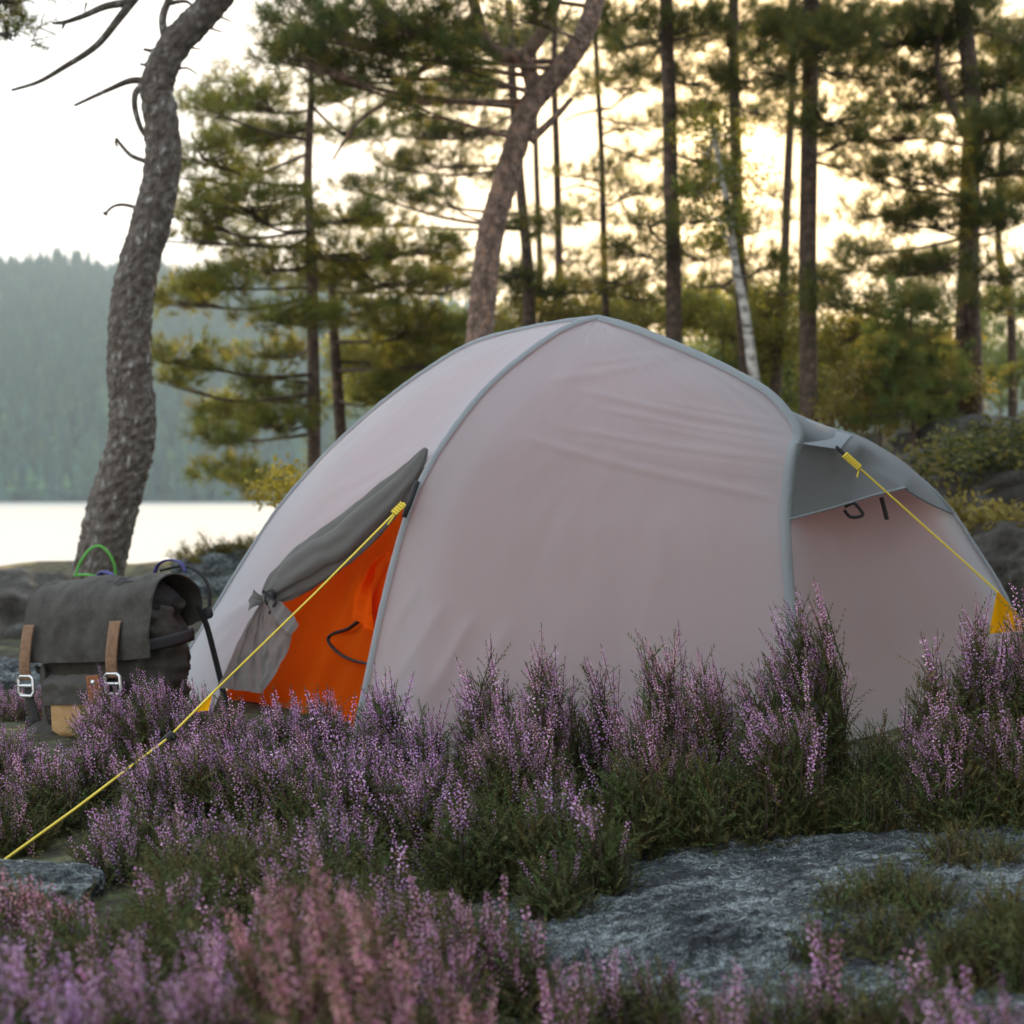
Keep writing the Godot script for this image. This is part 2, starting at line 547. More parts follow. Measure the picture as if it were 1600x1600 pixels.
# One clump of heather: lobes are [x, depth, radius, top height]; flowering 0..1; dry 0..1
func heather_places(lobes: Array, flowering: float, dry: float, spikes: Array, st: Array, shoots: Array, gt: Array, dens := 1.0, lean := Vector3(-0.16, 0, 0)) -> void:
	for L in lobes:
		var base := Vector3(L[0], surface_y(L[0], L[1]) - 0.01, -L[1])
		var r: float = L[2]
		var h: float = L[3] - base.y
		var area: float = r * (r + h)
		var patch := rnd(0, 100)
		var fl: float = flowering * (L[4] if L.size() > 4 else 1.0)
		for i in int(area * 5200.0 * dens):
			# a point on or a little under the dome
			var a := rnd(0, TAU)
			var up := pow(rng.randf(), 0.8)
			var k := rnd(0.72, 1.0)
			var ring := sqrt(maxf(1.0 - up * up, 0.0)) * rnd(0.86, 1.04)
			var dome := 1.0 + 0.42 * rough.get_noise_3d(base.x * 90 + cos(a) * 70 * ring, up * 70, base.z * 90 + sin(a) * 70 * ring)
			var p := base + Vector3(cos(a) * ring * r, 0, sin(a) * ring * r) * k * dome
			p.y += up * h * k * dome
			var out := Vector3(cos(a) * ring, 0, sin(a) * ring)
			var blotch := rough.get_noise_3d(p.x * 130, p.y * 130, p.z * 130 + patch) * 0.9
			var bloom := clampf(0.2 + 0.75 * fl, 0.0, 1.0) * smoothstep(1.0 - fl, 1.35 - fl, up + blotch * 0.9) + 0.05 * fl
			var dir := (Vector3.UP * 1.0 + out * 0.5 + lean + Vector3(rnd(-0.22, 0.22), 0, rnd(-0.22, 0.22))).normalized()
			if rng.randf() < bloom:
				var s := rnd(0.55, 1.15)
				if rng.randf() < 0.05:
					s *= 1.4
				spikes.append(Transform3D(basis_along(dir).scaled(Vector3(s, s, s)), p - dir * 0.09 * s))
				var c := Color(1, 1, 1).lerp(Color(1.0, 0.82, 0.6), clampf(dry + rnd(-0.35, 0.35), 0, 1))
				c = c.lerp(Color(0.72, 0.72, 1.05), rnd(0, 0.5) * (1.0 - dry)) * rnd(0.7, 1.35)
				st.append(c)
			if rng.randf() < 0.95:
				var s2 := rnd(0.9, 1.6)
				var pk := k * rnd(0.8, 1.03)
				var p2 := base + (p - base) / k * pk
				var d2 := (Vector3.UP * 1.0 + out * 0.6 + lean * 0.6 + Vector3(rnd(-0.35, 0.35), 0, rnd(-0.35, 0.35))).normalized()
				shoots.append(Transform3D(basis_along(d2).scaled(Vector3(s2, s2, s2)), p2 - d2 * 0.1 * s2))
				var g := Color(0.058, 0.095, 0.019).lerp(Color(0.14, 0.1, 0.03), clampf(rnd(-0.25, 0.7) + dry * 0.4 - blotch * 0.4, 0, 1))
				gt.append(g * rnd(0.75, 1.3))

func basis_along(dir: Vector3) -> Basis:
	var q := Basis(Quaternion(Vector3.UP, dir)) if dir.y > -0.99 else Basis(Vector3.RIGHT, PI)
	return q * Basis(Vector3.UP, rnd(0, TAU))

func split_scatter(called: String, meshes: Array, places: Array, tints: Array, parent: Node3D, mat: Material) -> void:
	var n := meshes.size()
	for k in n:
		var pl := []
		var ti := []
		for i in range(k, places.size(), n):
			pl.append(places[i])
			ti.append(tints[i])
		if pl.size() > 8:
			scatter(called, meshes[k], mat, parent, pl, ti)

func heather_bush(label: String, lobes: Array, flowering: float, dry: float, group: String, dens := 1.0, lean := Vector3(-0.16, 0, 0)) -> void:
	var l0: Array = lobes[0]
	var base := Vector3(l0[0], surface_y(l0[0], l0[1]), -l0[1])
	var o := thing("heather_bush", label, "heather", base, group)
	var sp := []
	var st := []
	var sh := []
	var gt := []
	heather_places(lobes, flowering, dry, sp, st, sh, gt, dens, lean)
	var back := Transform3D(Basis.IDENTITY, -base)
	for i in sp.size():
		sp[i] = back * sp[i]
	for i in sh.size():
		sh[i] = back * sh[i]
	split_scatter("flower_spikes", spike_mesh, sp, st, o, M.heather)
	split_scatter("leafy_shoots", shoot_mesh, sh, gt, o, M.heather)
	# woody stems rising from the root and forking
	var s := Shape.new()
	for L in lobes:
		var root := Vector3(L[0], surface_y(L[0], L[1]) - 0.02, -L[1])
		var h: float = L[3] - root.y
		for i in 26:
			var a := rnd(0, TAU)
			var tip: Vector3 = root + Vector3(cos(a), 0, sin(a)) * L[2] * rnd(0.2, 0.85) + Vector3(0, h * rnd(0.4, 0.85), 0)
			var mid: Vector3 = root.lerp(tip, 0.5) + Vector3(cos(a), -0.4, sin(a)) * 0.03
			var p := smooth_path([root + Vector3(rnd(-0.04, 0.04), 0, rnd(-0.04, 0.04)), mid, tip], 4)
			s.tube(p, taper(p.size(), rnd(0.002, 0.004), 0.0009), 4, false)
	for i in s.v.size():
		s.v[i] -= base
	part("woody_stems", s.mesh(), M.stems, o).set_meta("kind", "stuff")

func lobe(px: float, top: float, d: float, half_px: float) -> Array:
	var p := at(px, top, d)
	# the low front shoulders of the row bear fewer flowers than its crowns
	var bloom := lerpf(1.0, 0.62, smoothstep(1120.0, 1270.0, top)) if d > 2.95 else 1.0
	return [p.x, -p.z, half_px * d / F, p.y, bloom]

func build_heather() -> void:
	make_heather_meshes()
	var g1 := "heather bushes in the row before the tent"
	# the row just before the tent, from the left
	heather_bush("purple heather at the left frame edge, below the backpack's pouch", [lobe(0, 1150, 3.95, 70), lobe(70, 1195, 3.6, 80), lobe(-30, 1230, 3.4, 60)], 0.85, 0.25, g1)
	heather_bush("pink flowering heather bush right in front of the backpack's buckle strap", [lobe(175, 1075, 4.05, 60), lobe(240, 1062, 4.0, 55), lobe(140, 1160, 3.8, 50)], 0.95, 0.15, g1)
	heather_bush("sunlit pale pink heather between the backpack and the tent opening", [lobe(310, 1090, 3.95, 50), lobe(360, 1110, 3.9, 50)], 0.95, 0.3, g1)
	heather_bush("bright purple heather bush crossed by the long yellow guy line", [lobe(250, 1180, 3.5, 90), lobe(330, 1160, 3.5, 80), lobe(200, 1270, 3.25, 80)], 0.9, 0.08, g1)
	heather_bush("purple heather below the orange tent opening", [lobe(440, 1098, 3.8, 70), lobe(510, 1095, 3.8, 65), lobe(430, 1180, 3.5, 80)], 0.95, 0.05, g1)
	heather_bush("dense purple heather at the tent's front left corner", [lobe(600, 1085, 3.75, 60), lobe(660, 1125, 3.7, 55), lobe(560, 1170, 3.5, 85), lobe(660, 1190, 3.4, 85)], 0.95, 0.0, g1)
	heather_bush("wide green-footed heather bush under the bright purple one on the left", [lobe(180, 1300, 3.15, 80), lobe(300, 1290, 3.1, 95), lobe(420, 1280, 3.12, 90), lobe(530, 1275, 3.12, 90)], 0.8, 0.1, g1, 0.95)
	heather_bush("heather with tall thin spikes standing against the pale tent wall", [lobe(760, 1040, 3.75, 60), lobe(850, 1030, 3.75, 70), lobe(800, 1120, 3.45, 95), lobe(940, 1060, 3.8, 50)], 0.7, 0.2, g1)
	heather_bush("dark green heather bush beside the lower edge of the grey rock slab", [lobe(740, 1250, 3.2, 100), lobe(850, 1230, 3.2, 100), lobe(930, 1270, 3.1, 75), lobe(870, 1340, 2.98, 70)], 0.3, 0.1, g1, 0.95)
	heather_bush("grey twiggy heather in front of the middle of the tent wall", [lobe(1040, 1015, 3.7, 55), lobe(1110, 1035, 3.65, 60), lobe(1010, 1110, 3.5, 80)], 0.7, 0.35, g1, 0.8)
	heather_bush("olive green heather bush above the top of the grey rock slab", [lobe(1000, 1180, 3.4, 90), lobe(1100, 1170, 3.42, 90), lobe(1180, 1190, 3.42, 70)], 0.2, 0.25, g1, 0.95)
	heather_bush("tallest heather bush, before the dark seam of the tent's right corner", [lobe(1190, 1010, 3.6, 55), lobe(1245, 960, 3.6, 50), lobe(1290, 945, 3.6, 40), lobe(1230, 1100, 3.45, 85)], 0.62, 0.2, g1, 1.0, Vector3(-0.3, 0, 0))
	heather_bush("low dark heather in the gap between the two tallest bushes", [lobe(1370, 1120, 3.6, 55), lobe(1350, 1200, 3.45, 70)], 0.22, 0.2, g1, 0.8)
	heather_bush("tall heather bush at the right frame edge, before the yellow cloth triangle", [lobe(1460, 1010, 3.55, 60), lobe(1530, 965, 3.6, 60), lobe(1600, 960, 3.6, 60), lobe(1480, 1110, 3.42, 85), lobe(1580, 1120, 3.4, 90)], 0.55, 0.3, g1)
	# on and before the rock slab
	var g2 := "heather clumps in the foreground"
	heather_bush("orange-brown heather beside the small flat rock on the far left", [lobe(40, 1400, 2.6, 90), lobe(110, 1430, 2.55, 75)], 0.55, 0.85, g2)
	heather_bush("thin brownish heather between the small rock and the blurred pale clump", [lobe(200, 1430, 2.5, 70), lobe(270, 1470, 2.35, 70)], 0.6, 0.7, g2, 0.7)
	heather_bush("large blurred peach and straw coloured heather clump, left of centre", [lobe(430, 1400, 2.0, 80), lobe(500, 1395, 2.02, 80), lobe(560, 1450, 1.95, 80), lobe(480, 1490, 1.85, 110)], 0.8, 0.95, g2)
	heather_bush("blurred pink heather in the bottom left corner", [lobe(20, 1530, 1.9, 90), lobe(110, 1560, 1.85, 80)], 0.95, 0.1, g2)
	heather_bush("mauve heather along the bottom edge between corner and pale clump", [lobe(230, 1520, 1.95, 90), lobe(310, 1545, 1.85, 80), lobe(170, 1480, 2.2, 70)], 0.85, 0.35, g2)
	heather_bush("brown and mauve heather at the left tip of the rock slab", [lobe(660, 1410, 2.5, 80), lobe(740, 1425, 2.5, 75), lobe(820, 1460, 2.45, 65), lobe(690, 1490, 2.25, 90)], 0.65, 0.55, g2)
	heather_bush("blurred tawny heather at the bottom edge, left of centre", [lobe(620, 1530, 1.9, 90), lobe(720, 1560, 1.9, 80), lobe(560, 1570, 1.75, 90)], 0.6, 0.85, g2)
	heather_bush("sparse pinkish spikes rising before the rock slab at the bottom", [lobe(930, 1520, 2.35, 60), lobe(1010, 1500, 2.4, 60), lobe(1060, 1545, 2.3, 60), lobe(880, 1540, 2.2, 70), lobe(1120, 1560, 2.1, 70)], 0.65, 0.5, g2, 0.7)
	heather_bush("dark green heather growing on top of the rock slab", [lobe(1330, 1385, 2.75, 60), lobe(1400, 1350, 2.8, 65), lobe(1455, 1375, 2.7, 60), lobe(1380, 1430, 2.6, 60), lobe(1280, 1440, 2.6, 45)], 0.3, 0.4, g2, 1.1)
	heather_bush("brownish heather tuft on the rock slab under the tall right bush", [lobe(1480, 1300, 3.05, 50), lobe(1550, 1310, 3.0, 55)], 0.45, 0.7, g2, 1.0)
	heather_bush("olive brown heather at the right frame edge on the rock", [lobe(1575, 1385, 2.6, 70), lobe(1530, 1440, 2.45, 70), lobe(1610, 1440, 2.4, 70), lobe(1480, 1460, 2.45, 60)], 0.3, 0.6, g2, 1.1)
	heather_bush("dark heather along the bottom edge, right of centre", [lobe(1200, 1530, 2.2, 75), lobe(1290, 1500, 2.25, 75), lobe(1380, 1515, 2.15, 80), lobe(1460, 1520, 2.1, 70)], 0.4, 0.4, g2, 0.9)
	heather_bush("blurred pink heather tips in the bottom right corner", [lobe(1500, 1575, 1.95, 55), lobe(1570, 1575, 1.9, 55)], 0.95, 0.2, g2)
	heather_bush("small pink heather behind the backpack at the left frame edge", [lobe(20, 1090, 5.0, 60), lobe(80, 1080, 5.2, 40)], 0.9, 0.2, "heather behind the backpack")
	# carpet between the bushes
	var sp := []
	var st := []
	var sh := []
	var gt := []
	var lobes := []
	for i in 34:
		var px := rnd(-60, 1660)
		var d := rnd(3.2, 4.0)
		if px > 920 and d < 3.5:
			continue
		var p := at(px, 770, d)
		lobes.append([p.x, d, rnd(0.08, 0.14), ground_y(p.x, d) + rnd(0.12, 0.2)])
	for i in 90:
		var px := rnd(-60, 800)
		var d := rnd(1.8, 3.0)
		if px < 190 and d > 2.55:
			continue
		var p := at(px, 770, d)
		lobes.append([p.x, d, rnd(0.07, 0.12), ground_y(p.x, d) + rnd(0.06, 0.14)])
	heather_places(lobes, 0.3, 0.3, sp, st, sh, gt, 0.7)
	var o := thing("heather_carpet", "low heather growing between the bushes around the tent", "heather", Vector3.ZERO)
	o.set_meta("kind", "stuff")
	split_scatter("flower_spikes", spike_mesh, sp, st, o, M.heather)
	split_scatter("leafy_shoots", shoot_mesh, sh, gt, o, M.heather)

# ------------------------------------------------------------------ rocks
func rock(called: String, label: String, centre: Vector3, size: Vector3, mat: Material, seed_: int, flat := 0.5, rough_amt := 0.22, n := 40) -> Node3D:
	var nz := noise(FastNoiseLite.TYPE_SIMPLEX_SMOOTH, 1.0, 4, seed_)
	var pts := []
	for i in n:
		var th := PI * i / (n - 1)
		for j in n * 2:
			var ph := TAU * j / (n * 2)
			var u := Vector3(sin(th) * cos(ph), cos(th), sin(th) * sin(ph))
			# squared-off boulder
			var q := Vector3(signf(u.x) * pow(absf(u.x), flat), signf(u.y) * pow(absf(u.y), flat), signf(u.z) * pow(absf(u.z), flat))
			var k := 1.0 + rough_amt * nz.get_noise_3dv(u * 1.6) + rough_amt * 0.35 * nz.get_noise_3dv(u * 6.0)
			pts.append(q * k * size / 2.0)
	var s := Shape.new()
	s.sheet(pts, n, n * 2, true)
	var o := part(numbered(called), s.mesh(), mat, self)
	o.position = centre
	o.set_meta("label", label)
	o.set_meta("category", "rock")
	return o

func build_rocks() -> void:
	# the big slab in the right foreground
	var s := Shape.new()
	var pts := []
	var nx := 330
	var nd := 220
	for i in nd:
		for j in nx:
			var x := -0.75 + 4.0 * j / (nx - 1)
			var d := 1.15 + 2.6 * i / (nd - 1)
			pts.append(Vector3(x, slab_y(x, d), -d))
	s.sheet(pts, nd, nx)
	var o := part(numbered("rock_slab"), s.mesh(), M.rock, self)
	o.set_meta("label", "large low grey rock slab with lichen streaks in the right foreground")
	o.set_meta("category", "rock")
	rock("rock", "small flat pale rock at the left frame edge below the guy line", at(30, 1420, 2.95), Vector3(0.3, 0.15, 0.3), M.rock, 5, 0.75)
	rock("rock", "long dark rock bank on the shore behind the backpack", at(-20, 1050, 8.0), Vector3(2.2, 0.95, 1.6), M.rock_dark, 7, 0.8)
	rock("rock", "grey lichen rock beside the backpack at the left frame edge", at(25, 1110, 5.6), Vector3(0.5, 0.35, 0.5), M.rock, 9, 0.8)
	rock("rock", "grey shore rock showing between backpack and tent", at(365, 935, 8.6), Vector3(0.75, 0.55, 0.7), M.rock, 11, 0.8)
	rock("rock", "dark boulder on the bank right of the tent, under the double pine trunk", at(1545, 800, 8.6), Vector3(1.0, 0.55, 0.8), M.rock_dark, 13, 0.75)
	rock("rock", "blue-grey boulder low on the bank at the right frame edge", at(1590, 900, 7.6), Vector3(0.7, 0.5, 0.6), M.rock_dark, 15, 0.75)
	rock("rock", "mossy boulder on the bank just above the tent's right edge", at(1470, 770, 9.4), Vector3(0.8, 0.5, 0.7), M.rock_dark, 17, 0.75)
	rock("rock", "dark ledge along the top of the right bank", at(1600, 715, 10.2), Vector3(1.6, 0.5, 0.8), M.rock_dark, 19, 0.7)

# ------------------------------------------------------------------ pines
var tuft_mesh := []
var spray_mesh: ArrayMesh

func make_tufts() -> void:
	for k in 3:
		var s := Shape.new()
		# a shoot with needles standing off all round, and two side shoots
		for sh in [[Vector3.ZERO, Vector3.UP, 0.14, 44], [Vector3(0, 0.02, 0), Vector3(0.8, 0.75, rnd(-0.4, 0.4)).normalized(), 0.1, 30], [Vector3(0, 0.03, 0), Vector3(-0.8, 0.7, rnd(-0.4, 0.4)).normalized(), 0.1, 30]]:
			var p0: Vector3 = sh[0]
			var dir: Vector3 = sh[1]
			s.tone = Color(1.5, 0.9, 0.7)
			s.tube(PackedVector3Array([p0, p0 + dir * sh[2]]), PackedFloat32Array([0.004, 0.002]), 3, false)
			var a := dir.cross(Vector3(0.3, 0.2, 1)).normalized()
			var b := dir.cross(a)
			for i in sh[3]:
				var t := rnd(0.15, 1.0)
				var an := rnd(0, TAU)
				var out := a * cos(an) + b * sin(an)
				var nd := (dir * rnd(0.35, 1.1) + out).normalized()
				var base: Vector3 = p0 + dir * sh[2] * t
				var w := nd.cross(Vector3(rnd(-1, 1), rnd(-1, 1), rnd(-1, 1))).normalized() * 0.0014
				s.tone = Color(1, 1, 1) * rnd(0.7, 1.3)
				s.flat_tri(base - w, base + w, base + nd * rnd(0.05, 0.078))
		tuft_mesh.append(s.mesh())
	var l := Shape.new()
	for i in 26:
		var p := Vector3(rnd(-0.1, 0.1), rnd(0.0, 0.2), rnd(-0.1, 0.1))
		var u := Vector3(rnd(-1, 1), rnd(-0.5, 0.5), rnd(-1, 1)).normalized()
		var w := u.cross(Vector3(rnd(-1, 1), rnd(-1, 1), rnd(-1, 1))).normalized()
		var size := rnd(0.018, 0.03)
		l.tone = Color(1, 1, 1) * rnd(0.7, 1.3)
		l.flat_quad(p, p + u * size + w * size * 0.55, p + u * size * 2.2, p + u * size - w * size * 0.55)
	spray_mesh = l.mesh()

# pads: [px, py, half width px, half height px] of each cushion of needles, hung on limbs of the trunk
func pine(label: String, depth: float, trunk: Array, width0: float, width1: float, pads: Array, bark: Material, group: String, tint := Color(0.055, 0.085, 0.03), dens := 1.0, extra_limbs := [], rise := 0.5, spread := 0.9, broad := false, sides := 10, called := "pine_tree", category := "pine") -> Node3D:
	var path_pts := []
	for t in trunk:
		path_pts.append(at(t[0], t[1], depth + (t[2] if t.size() > 2 else 0.0)))
	var foot: Vector3 = path_pts[0]
	var root := Vector3(foot.x, gy(foot) - 0.05, foot.z)
	if root.y < foot.y - 0.1:
		path_pts.insert(0, root)
	else:
		root = foot
	var o := thing(called, label, category, root, group)
	var path := smooth_path(path_pts, 24 if sides > 20 else 8)
	for i in path.size():
		path[i] -= root
	var s := Shape.new()
	var r0 := width0 * depth / F / 2.0
	var r1 := width1 * depth / F / 2.0
	var radii := taper(path.size(), r0, r1)
	radii[0] *= 1.25
	s.tube(path, radii, sides * (3 if sides > 20 else 1), true, 1.0, Vector3.ZERO, bark_noise if sides > 20 else rough, 0.13 if sides > 20 else 0.12)
	for e in extra_limbs:
		var lp := []
		for q in e[0]:
			lp.append(at(q[0], q[1], depth + (q[2] if q.size() > 2 else 0.0)) - root)
		var sp := smooth_path(lp, 6)
		s.tube(sp, taper(sp.size(), e[1] * depth / F / 2.0, e[2] * depth / F / 2.0), maxi(5, sides - 3), true, 1.0, Vector3.ZERO, rough, 0.25)
	var places := []
	var tints := []
	for pd in pads:
		var off := rnd(-spread, spread)
		var c: Vector3 = at(pd[0], pd[1], depth + off) - root
		var rx: float = pd[2] * depth / F
		var ry: float = pd[3] * depth / F
		# limb from the nearest fitting trunk point, a little lower than the pad
		var best := 0
		var best_d := 1e9
		for i in path.size():
			var dd := absf(path[i].y - (c.y - rise * absf(c.x - path[i].x) * 0.5)) + 0.15 * path[i].distance_to(c)
			if dd < best_d:
				best_d = dd
				best = i
		var from := path[best]
		if pd.size() > 4:
			from = at(pd[4], pd[5], depth + off) - root
		var mid := from.lerp(c, 0.55) + Vector3(rnd(-0.08, 0.08), -0.06 * from.distance_to(c) + rnd(-0.05, 0.05), rnd(-0.08, 0.08))
		var lr: float = minf(maxf(0.009, 0.014 * sqrt(from.distance_to(c) + 0.2)), radii[best] * 0.7)
		var lpth := smooth_path([from, mid, c - Vector3(0, ry * 0.4, 0)], 5)
		s.tube(lpth, taper(lpth.size(), lr, lr * 0.35), 5, false, 1.0, Vector3.ZERO, rough, 0.3)
		var n := int(clampf(pd[2] * pd[3] * 0.085 * dens, 14.0, 560.0))
		var clumps := []
		for q in maxi(6, int(n / 6)):
			var a := rnd(0, TAU)
			var k := 1.15 * sqrt(rng.randf())
			clumps.append(c + Vector3(cos(a) * k * rx, rnd(-0.8, 0.8) * ry * sqrt(maxf(1.0 - 0.6 * k * k, 0.1)), sin(a) * k * rx * 0.9))
		for q in clumps:
			var tw := smooth_path([lpth[rng.randi_range(lpth.size() - 5, lpth.size() - 1)], c.lerp(q, 0.6) - Vector3(0, 0.04, 0), q], 3)
			s.tube(tw, taper(tw.size(), 0.006, 0.002), 3, false)
		for i in n:
			var q: Vector3 = clumps[i % clumps.size()]
			var p := q + Vector3(rnd(-0.1, 0.1), rnd(-0.06, 0.06), rnd(-0.1, 0.1))
			var dir := ((p - c).normalized() * 0.7 + (p - q).normalized() * 0.5 + Vector3.UP * 0.75 + Vector3(rnd(-0.4, 0.4), rnd(-0.3, 0.3), rnd(-0.4, 0.4))).normalized()
			var sc := rnd(0.42, 0.85)
			places.append(Transform3D(basis_along(dir).scaled(Vector3.ONE * sc), p - dir * 0.03))
			tints.append(Color(tint.r * 1.1, tint.g, tint.b * 0.65).lerp(Color(0.15, 0.12, 0.022), clampf(rnd(-0.25, 0.8), 0, 1)) * 1.9 * rnd(0.65, 1.4))
	part("trunk", s.mesh(), bark, o)
	if places.size() > 8:
		if broad:
			scatter("crown", spray_mesh, M.leaves, o, places, tints)
		else:
			split_scatter("crown", tuft_mesh, places, tints, o, M.needles)
	return o

func build_trees() -> void:
	make_tufts()
	# the crooked pine on the left, close by
	var g := "pines on the shore"
	pine("crooked grey-barked pine with dead branch stubs on the left, behind the backpack", 7.0,
		[[140, 960], [152, 900], [180, 780], [203, 700], [207, 640], [202, 580], [204, 500], [216, 420], [238, 340], [254, 260], [252, 190], [246, 130], [272, 72], [330, 8], [380, -60], [400, -140], [395, -260], [410, -380]], 84, 34,
		[[420, -260, 130, 50], [300, -330, 120, 50], [480, -380, 130, 60], [380, -450, 120, 50], [5, -10, 40, 30, -90, -60], [14, 45, 24, 12, -60, 0], [130, -180, 90, 40]], M.bark_grey, g, Color(0.05, 0.08, 0.028), 0.9,
		[[[[235, 128], [205, 126], [170, 140], [116, 165]], 13, 4],
		 [[[226, 132], [212, 145], [211, 170], [220, 200], [230, 215]], 11, 7],
		 [[[228, 252], [205, 243], [188, 225], [182, 216]], 8, 4],
		 [[[182, 216], [181, 224], [184, 229]], 5, 3],
		 [[[214, 325], [195, 320], [178, 322], [166, 332]], 6, 4],
		 [[[166, 332], [163, 336]], 9, 6],
		 [[[258, 60], [254, 30], [262, 4], [275, -20]], 13, 10],
		 [[[262, 6], [290, 2], [305, 14]], 8, 3],
		 [[[262, 60], [285, 30], [300, 22]], 7, 3],
		 [[[245, -40], [215, -8], [185, 30], [150, 72], [100, 105], [60, 128], [18, 141]], 16, 4],
		 [[[200, 4], [165, 10], [130, 25], [100, 35], [82, 36]], 13, 4],
		 [[[340, -40], [290, -50], [245, -40]], 18, 14],
		 [[[103, 32], [97, 45]], 6, 3],
		 [[[240, 80], [224, 77]], 7, 4], [[[237, 103], [219, 100]], 6, 4], [[[262, 112], [290, 106], [308, 116]], 5, 2], [[[280, 72], [315, 77]], 5, 2], [[[315, 40], [350, 51]], 5, 2], [[[330, 20], [362, 34]], 5, 2], [[[135, 4], [132, 18]], 4, 2]],
		0.3, 0.4, false, 28)
	# the forked reddish pine right behind the tent
	pine("forked reddish pine rising right behind the tent's top", 9.0,
		[[748, 600], [750, 525], [757, 440], [768, 360], [788, 290], [808, 220], [828, 165], [862, 125], [895, 85], [918, 40], [930, -10], [925, -90], [935, -190]], 46, 26,
		[[480, 25, 60, 45], [560, 50, 80, 45], [640, 30, 70, 45], [600, 110, 60, 30], [700, 90, 50, 30], [520, 110, 50, 25], [460, 80, 40, 25], [700, -60, 110, 50], [850, -110, 120, 50], [980, -170, 120, 60], [880, -240, 120, 50], [820, 20, 45, 25], [650, 160, 40, 20]], M.bark_red, g, Color(0.05, 0.08, 0.032), 0.75,
		[[[[836, 150], [828, 115], [815, 92], [785, 86], [760, 70], [750, 40], [740, 0], [735, -50]], 26, 16],
		 [[[815, 92], [835, 70], [855, 35], [872, -10], [880, -60]], 22, 15],
		 [[[828, 220], [850, 200], [875, 175], [894, 153]], 14, 7],
		 [[[744, 20], [715, 60], [680, 95], [640, 120], [620, 148], [560, 190], [520, 250]], 17, 3],
		 [[[715, 60], [660, 85], [600, 80], [540, 70], [480, 60]], 10, 3]],
		0.4, 0.5, false, 22)
	# the slender pine with the wide layered crown, left of the tent's top
	pine("slender pine with wide layered branches between the crooked pine and the tent", 11.0,
		[[492, 800], [491, 720], [490, 600], [488, 480], [485, 360], [481, 280], [484, 200], [487, 130], [486, 70]], 25, 8,
		[[385, 150, 75, 32], [325, 165, 38, 13], [478, 85, 40, 30], [530, 150, 45, 25], [312, 237, 45, 18], [385, 218, 60, 22], [440, 205, 55, 22], [545, 205, 55, 22], [322, 272, 58, 13], [405, 262, 55, 16],
		 [310, 335, 55, 20], [385, 312, 75, 28], [452, 342, 60, 20], [552, 335, 65, 18], [290, 368, 48, 15], [385, 372, 60, 15], [545, 392, 75, 20], [628, 385, 75, 22], [430, 412, 75, 24], [350, 440, 60, 22],
		 [280, 462, 46, 30], [280, 552, 46, 24], [262, 590, 30, 15], [440, 490, 65, 26], [425, 545, 50, 22], [395, 590, 35, 18], [365, 640, 52, 30], [345, 680, 42, 22], [350, 738, 42, 22], [425, 655, 55, 24], [400, 745, 40, 16], [385, 770, 16, 8], [450, 620, 40, 20]],
		M.bark_pine, g, Color(0.085, 0.115, 0.03), 1.15, [], 0.1, 1.0)
	pine("short-trunked pine with drooping branches just left of the tent's roof", 12.0,
		[[538, 760], [530, 640], [522, 520], [518, 410]], 24, 12,
		[[600, 432, 85, 26], [560, 480, 70, 28], [640, 505, 80, 30], [600, 560, 75, 30], [690, 450, 50, 26], [560, 420, 60, 22], [660, 560, 60, 26], [620, 610, 55, 25], [500, 440, 60, 22], [700, 520, 50, 30]],
		M.bark_pine, g, Color(0.085, 0.11, 0.03), 1.0, [], 0.1, 1.0)
	# the stand behind the tent
	pine("dark bushy pine filling the gap left of the forked pine", 13.0,
		[[828, 640], [826, 460], [822, 380], [812, 280], [800, 120], [795, 0]], 22, 12,
		[[690, 150, 75, 32], [735, 205, 60, 30], [650, 205, 60, 24], [695, 255, 60, 20], [610, 255, 55, 15], [640, 300, 60, 16], [740, 130, 45, 30], [560, 290, 45, 14], [600, 345, 60, 14], [700, 310, 40, 14], [760, 270, 30, 14], [790, 60, 70, 30], [840, 350, 45, 16], [720, 60, 60, 26], [690, 410, 60, 16], [790, 430, 55, 22], [850, 450, 60, 24]],
		M.bark_pine, g, Color(0.045, 0.07, 0.03), 1.2, [], 0.2, 1.2)
	pine("thin bare pine trunk nearest the forked pine's right side", 15.0,
		[[848, 640], [843, 400], [838, 260], [835, 120], [838, -30]], 12, 7, [[850, 40, 60, 26], [830, -60, 90, 40], [880, 100, 40, 18]], M.bark_pine, g, Color(0.045, 0.07, 0.03), 0.9)
	pine("thin pine trunk standing second right of the forked pine", 14.0,
		[[876, 640], [873, 400], [870, 250], [866, 120], [868, -30]], 14, 9, [[910, 325, 45, 14], [905, 60, 60, 25], [850, -60, 90, 40], [900, 400, 40, 16]], M.bark_pine, g, Color(0.05, 0.075, 0.03), 0.9)
	pine("slim pine with level side branches above the tent's peak", 12.5,
		[[950, 640], [946, 480], [943, 360], [940, 240], [934, 130], [930, 40], [928, -60]], 13, 6,
		[[985, 130, 50, 16], [905, 140, 40, 12], [990, 190, 50, 12], [1000, 240, 40, 14], [985, 290, 45, 16], [900, 270, 35, 10], [945, 265, 30, 18], [905, 340, 40, 12], [960, 430, 70, 22], [1000, 460, 65, 22], [900, 450, 55, 20], [930, -50, 100, 40], [990, 60, 50, 20]],
		M.bark_pine, g, Color(0.055, 0.08, 0.03), 0.85, [[[[943, 300], [905, 290], [870, 300]], 4, 2], [[[941, 210], [980, 200], [1010, 215]], 4, 2], [[[940, 170], [900, 180], [880, 190]], 4, 2]], 0.2, 0.8)
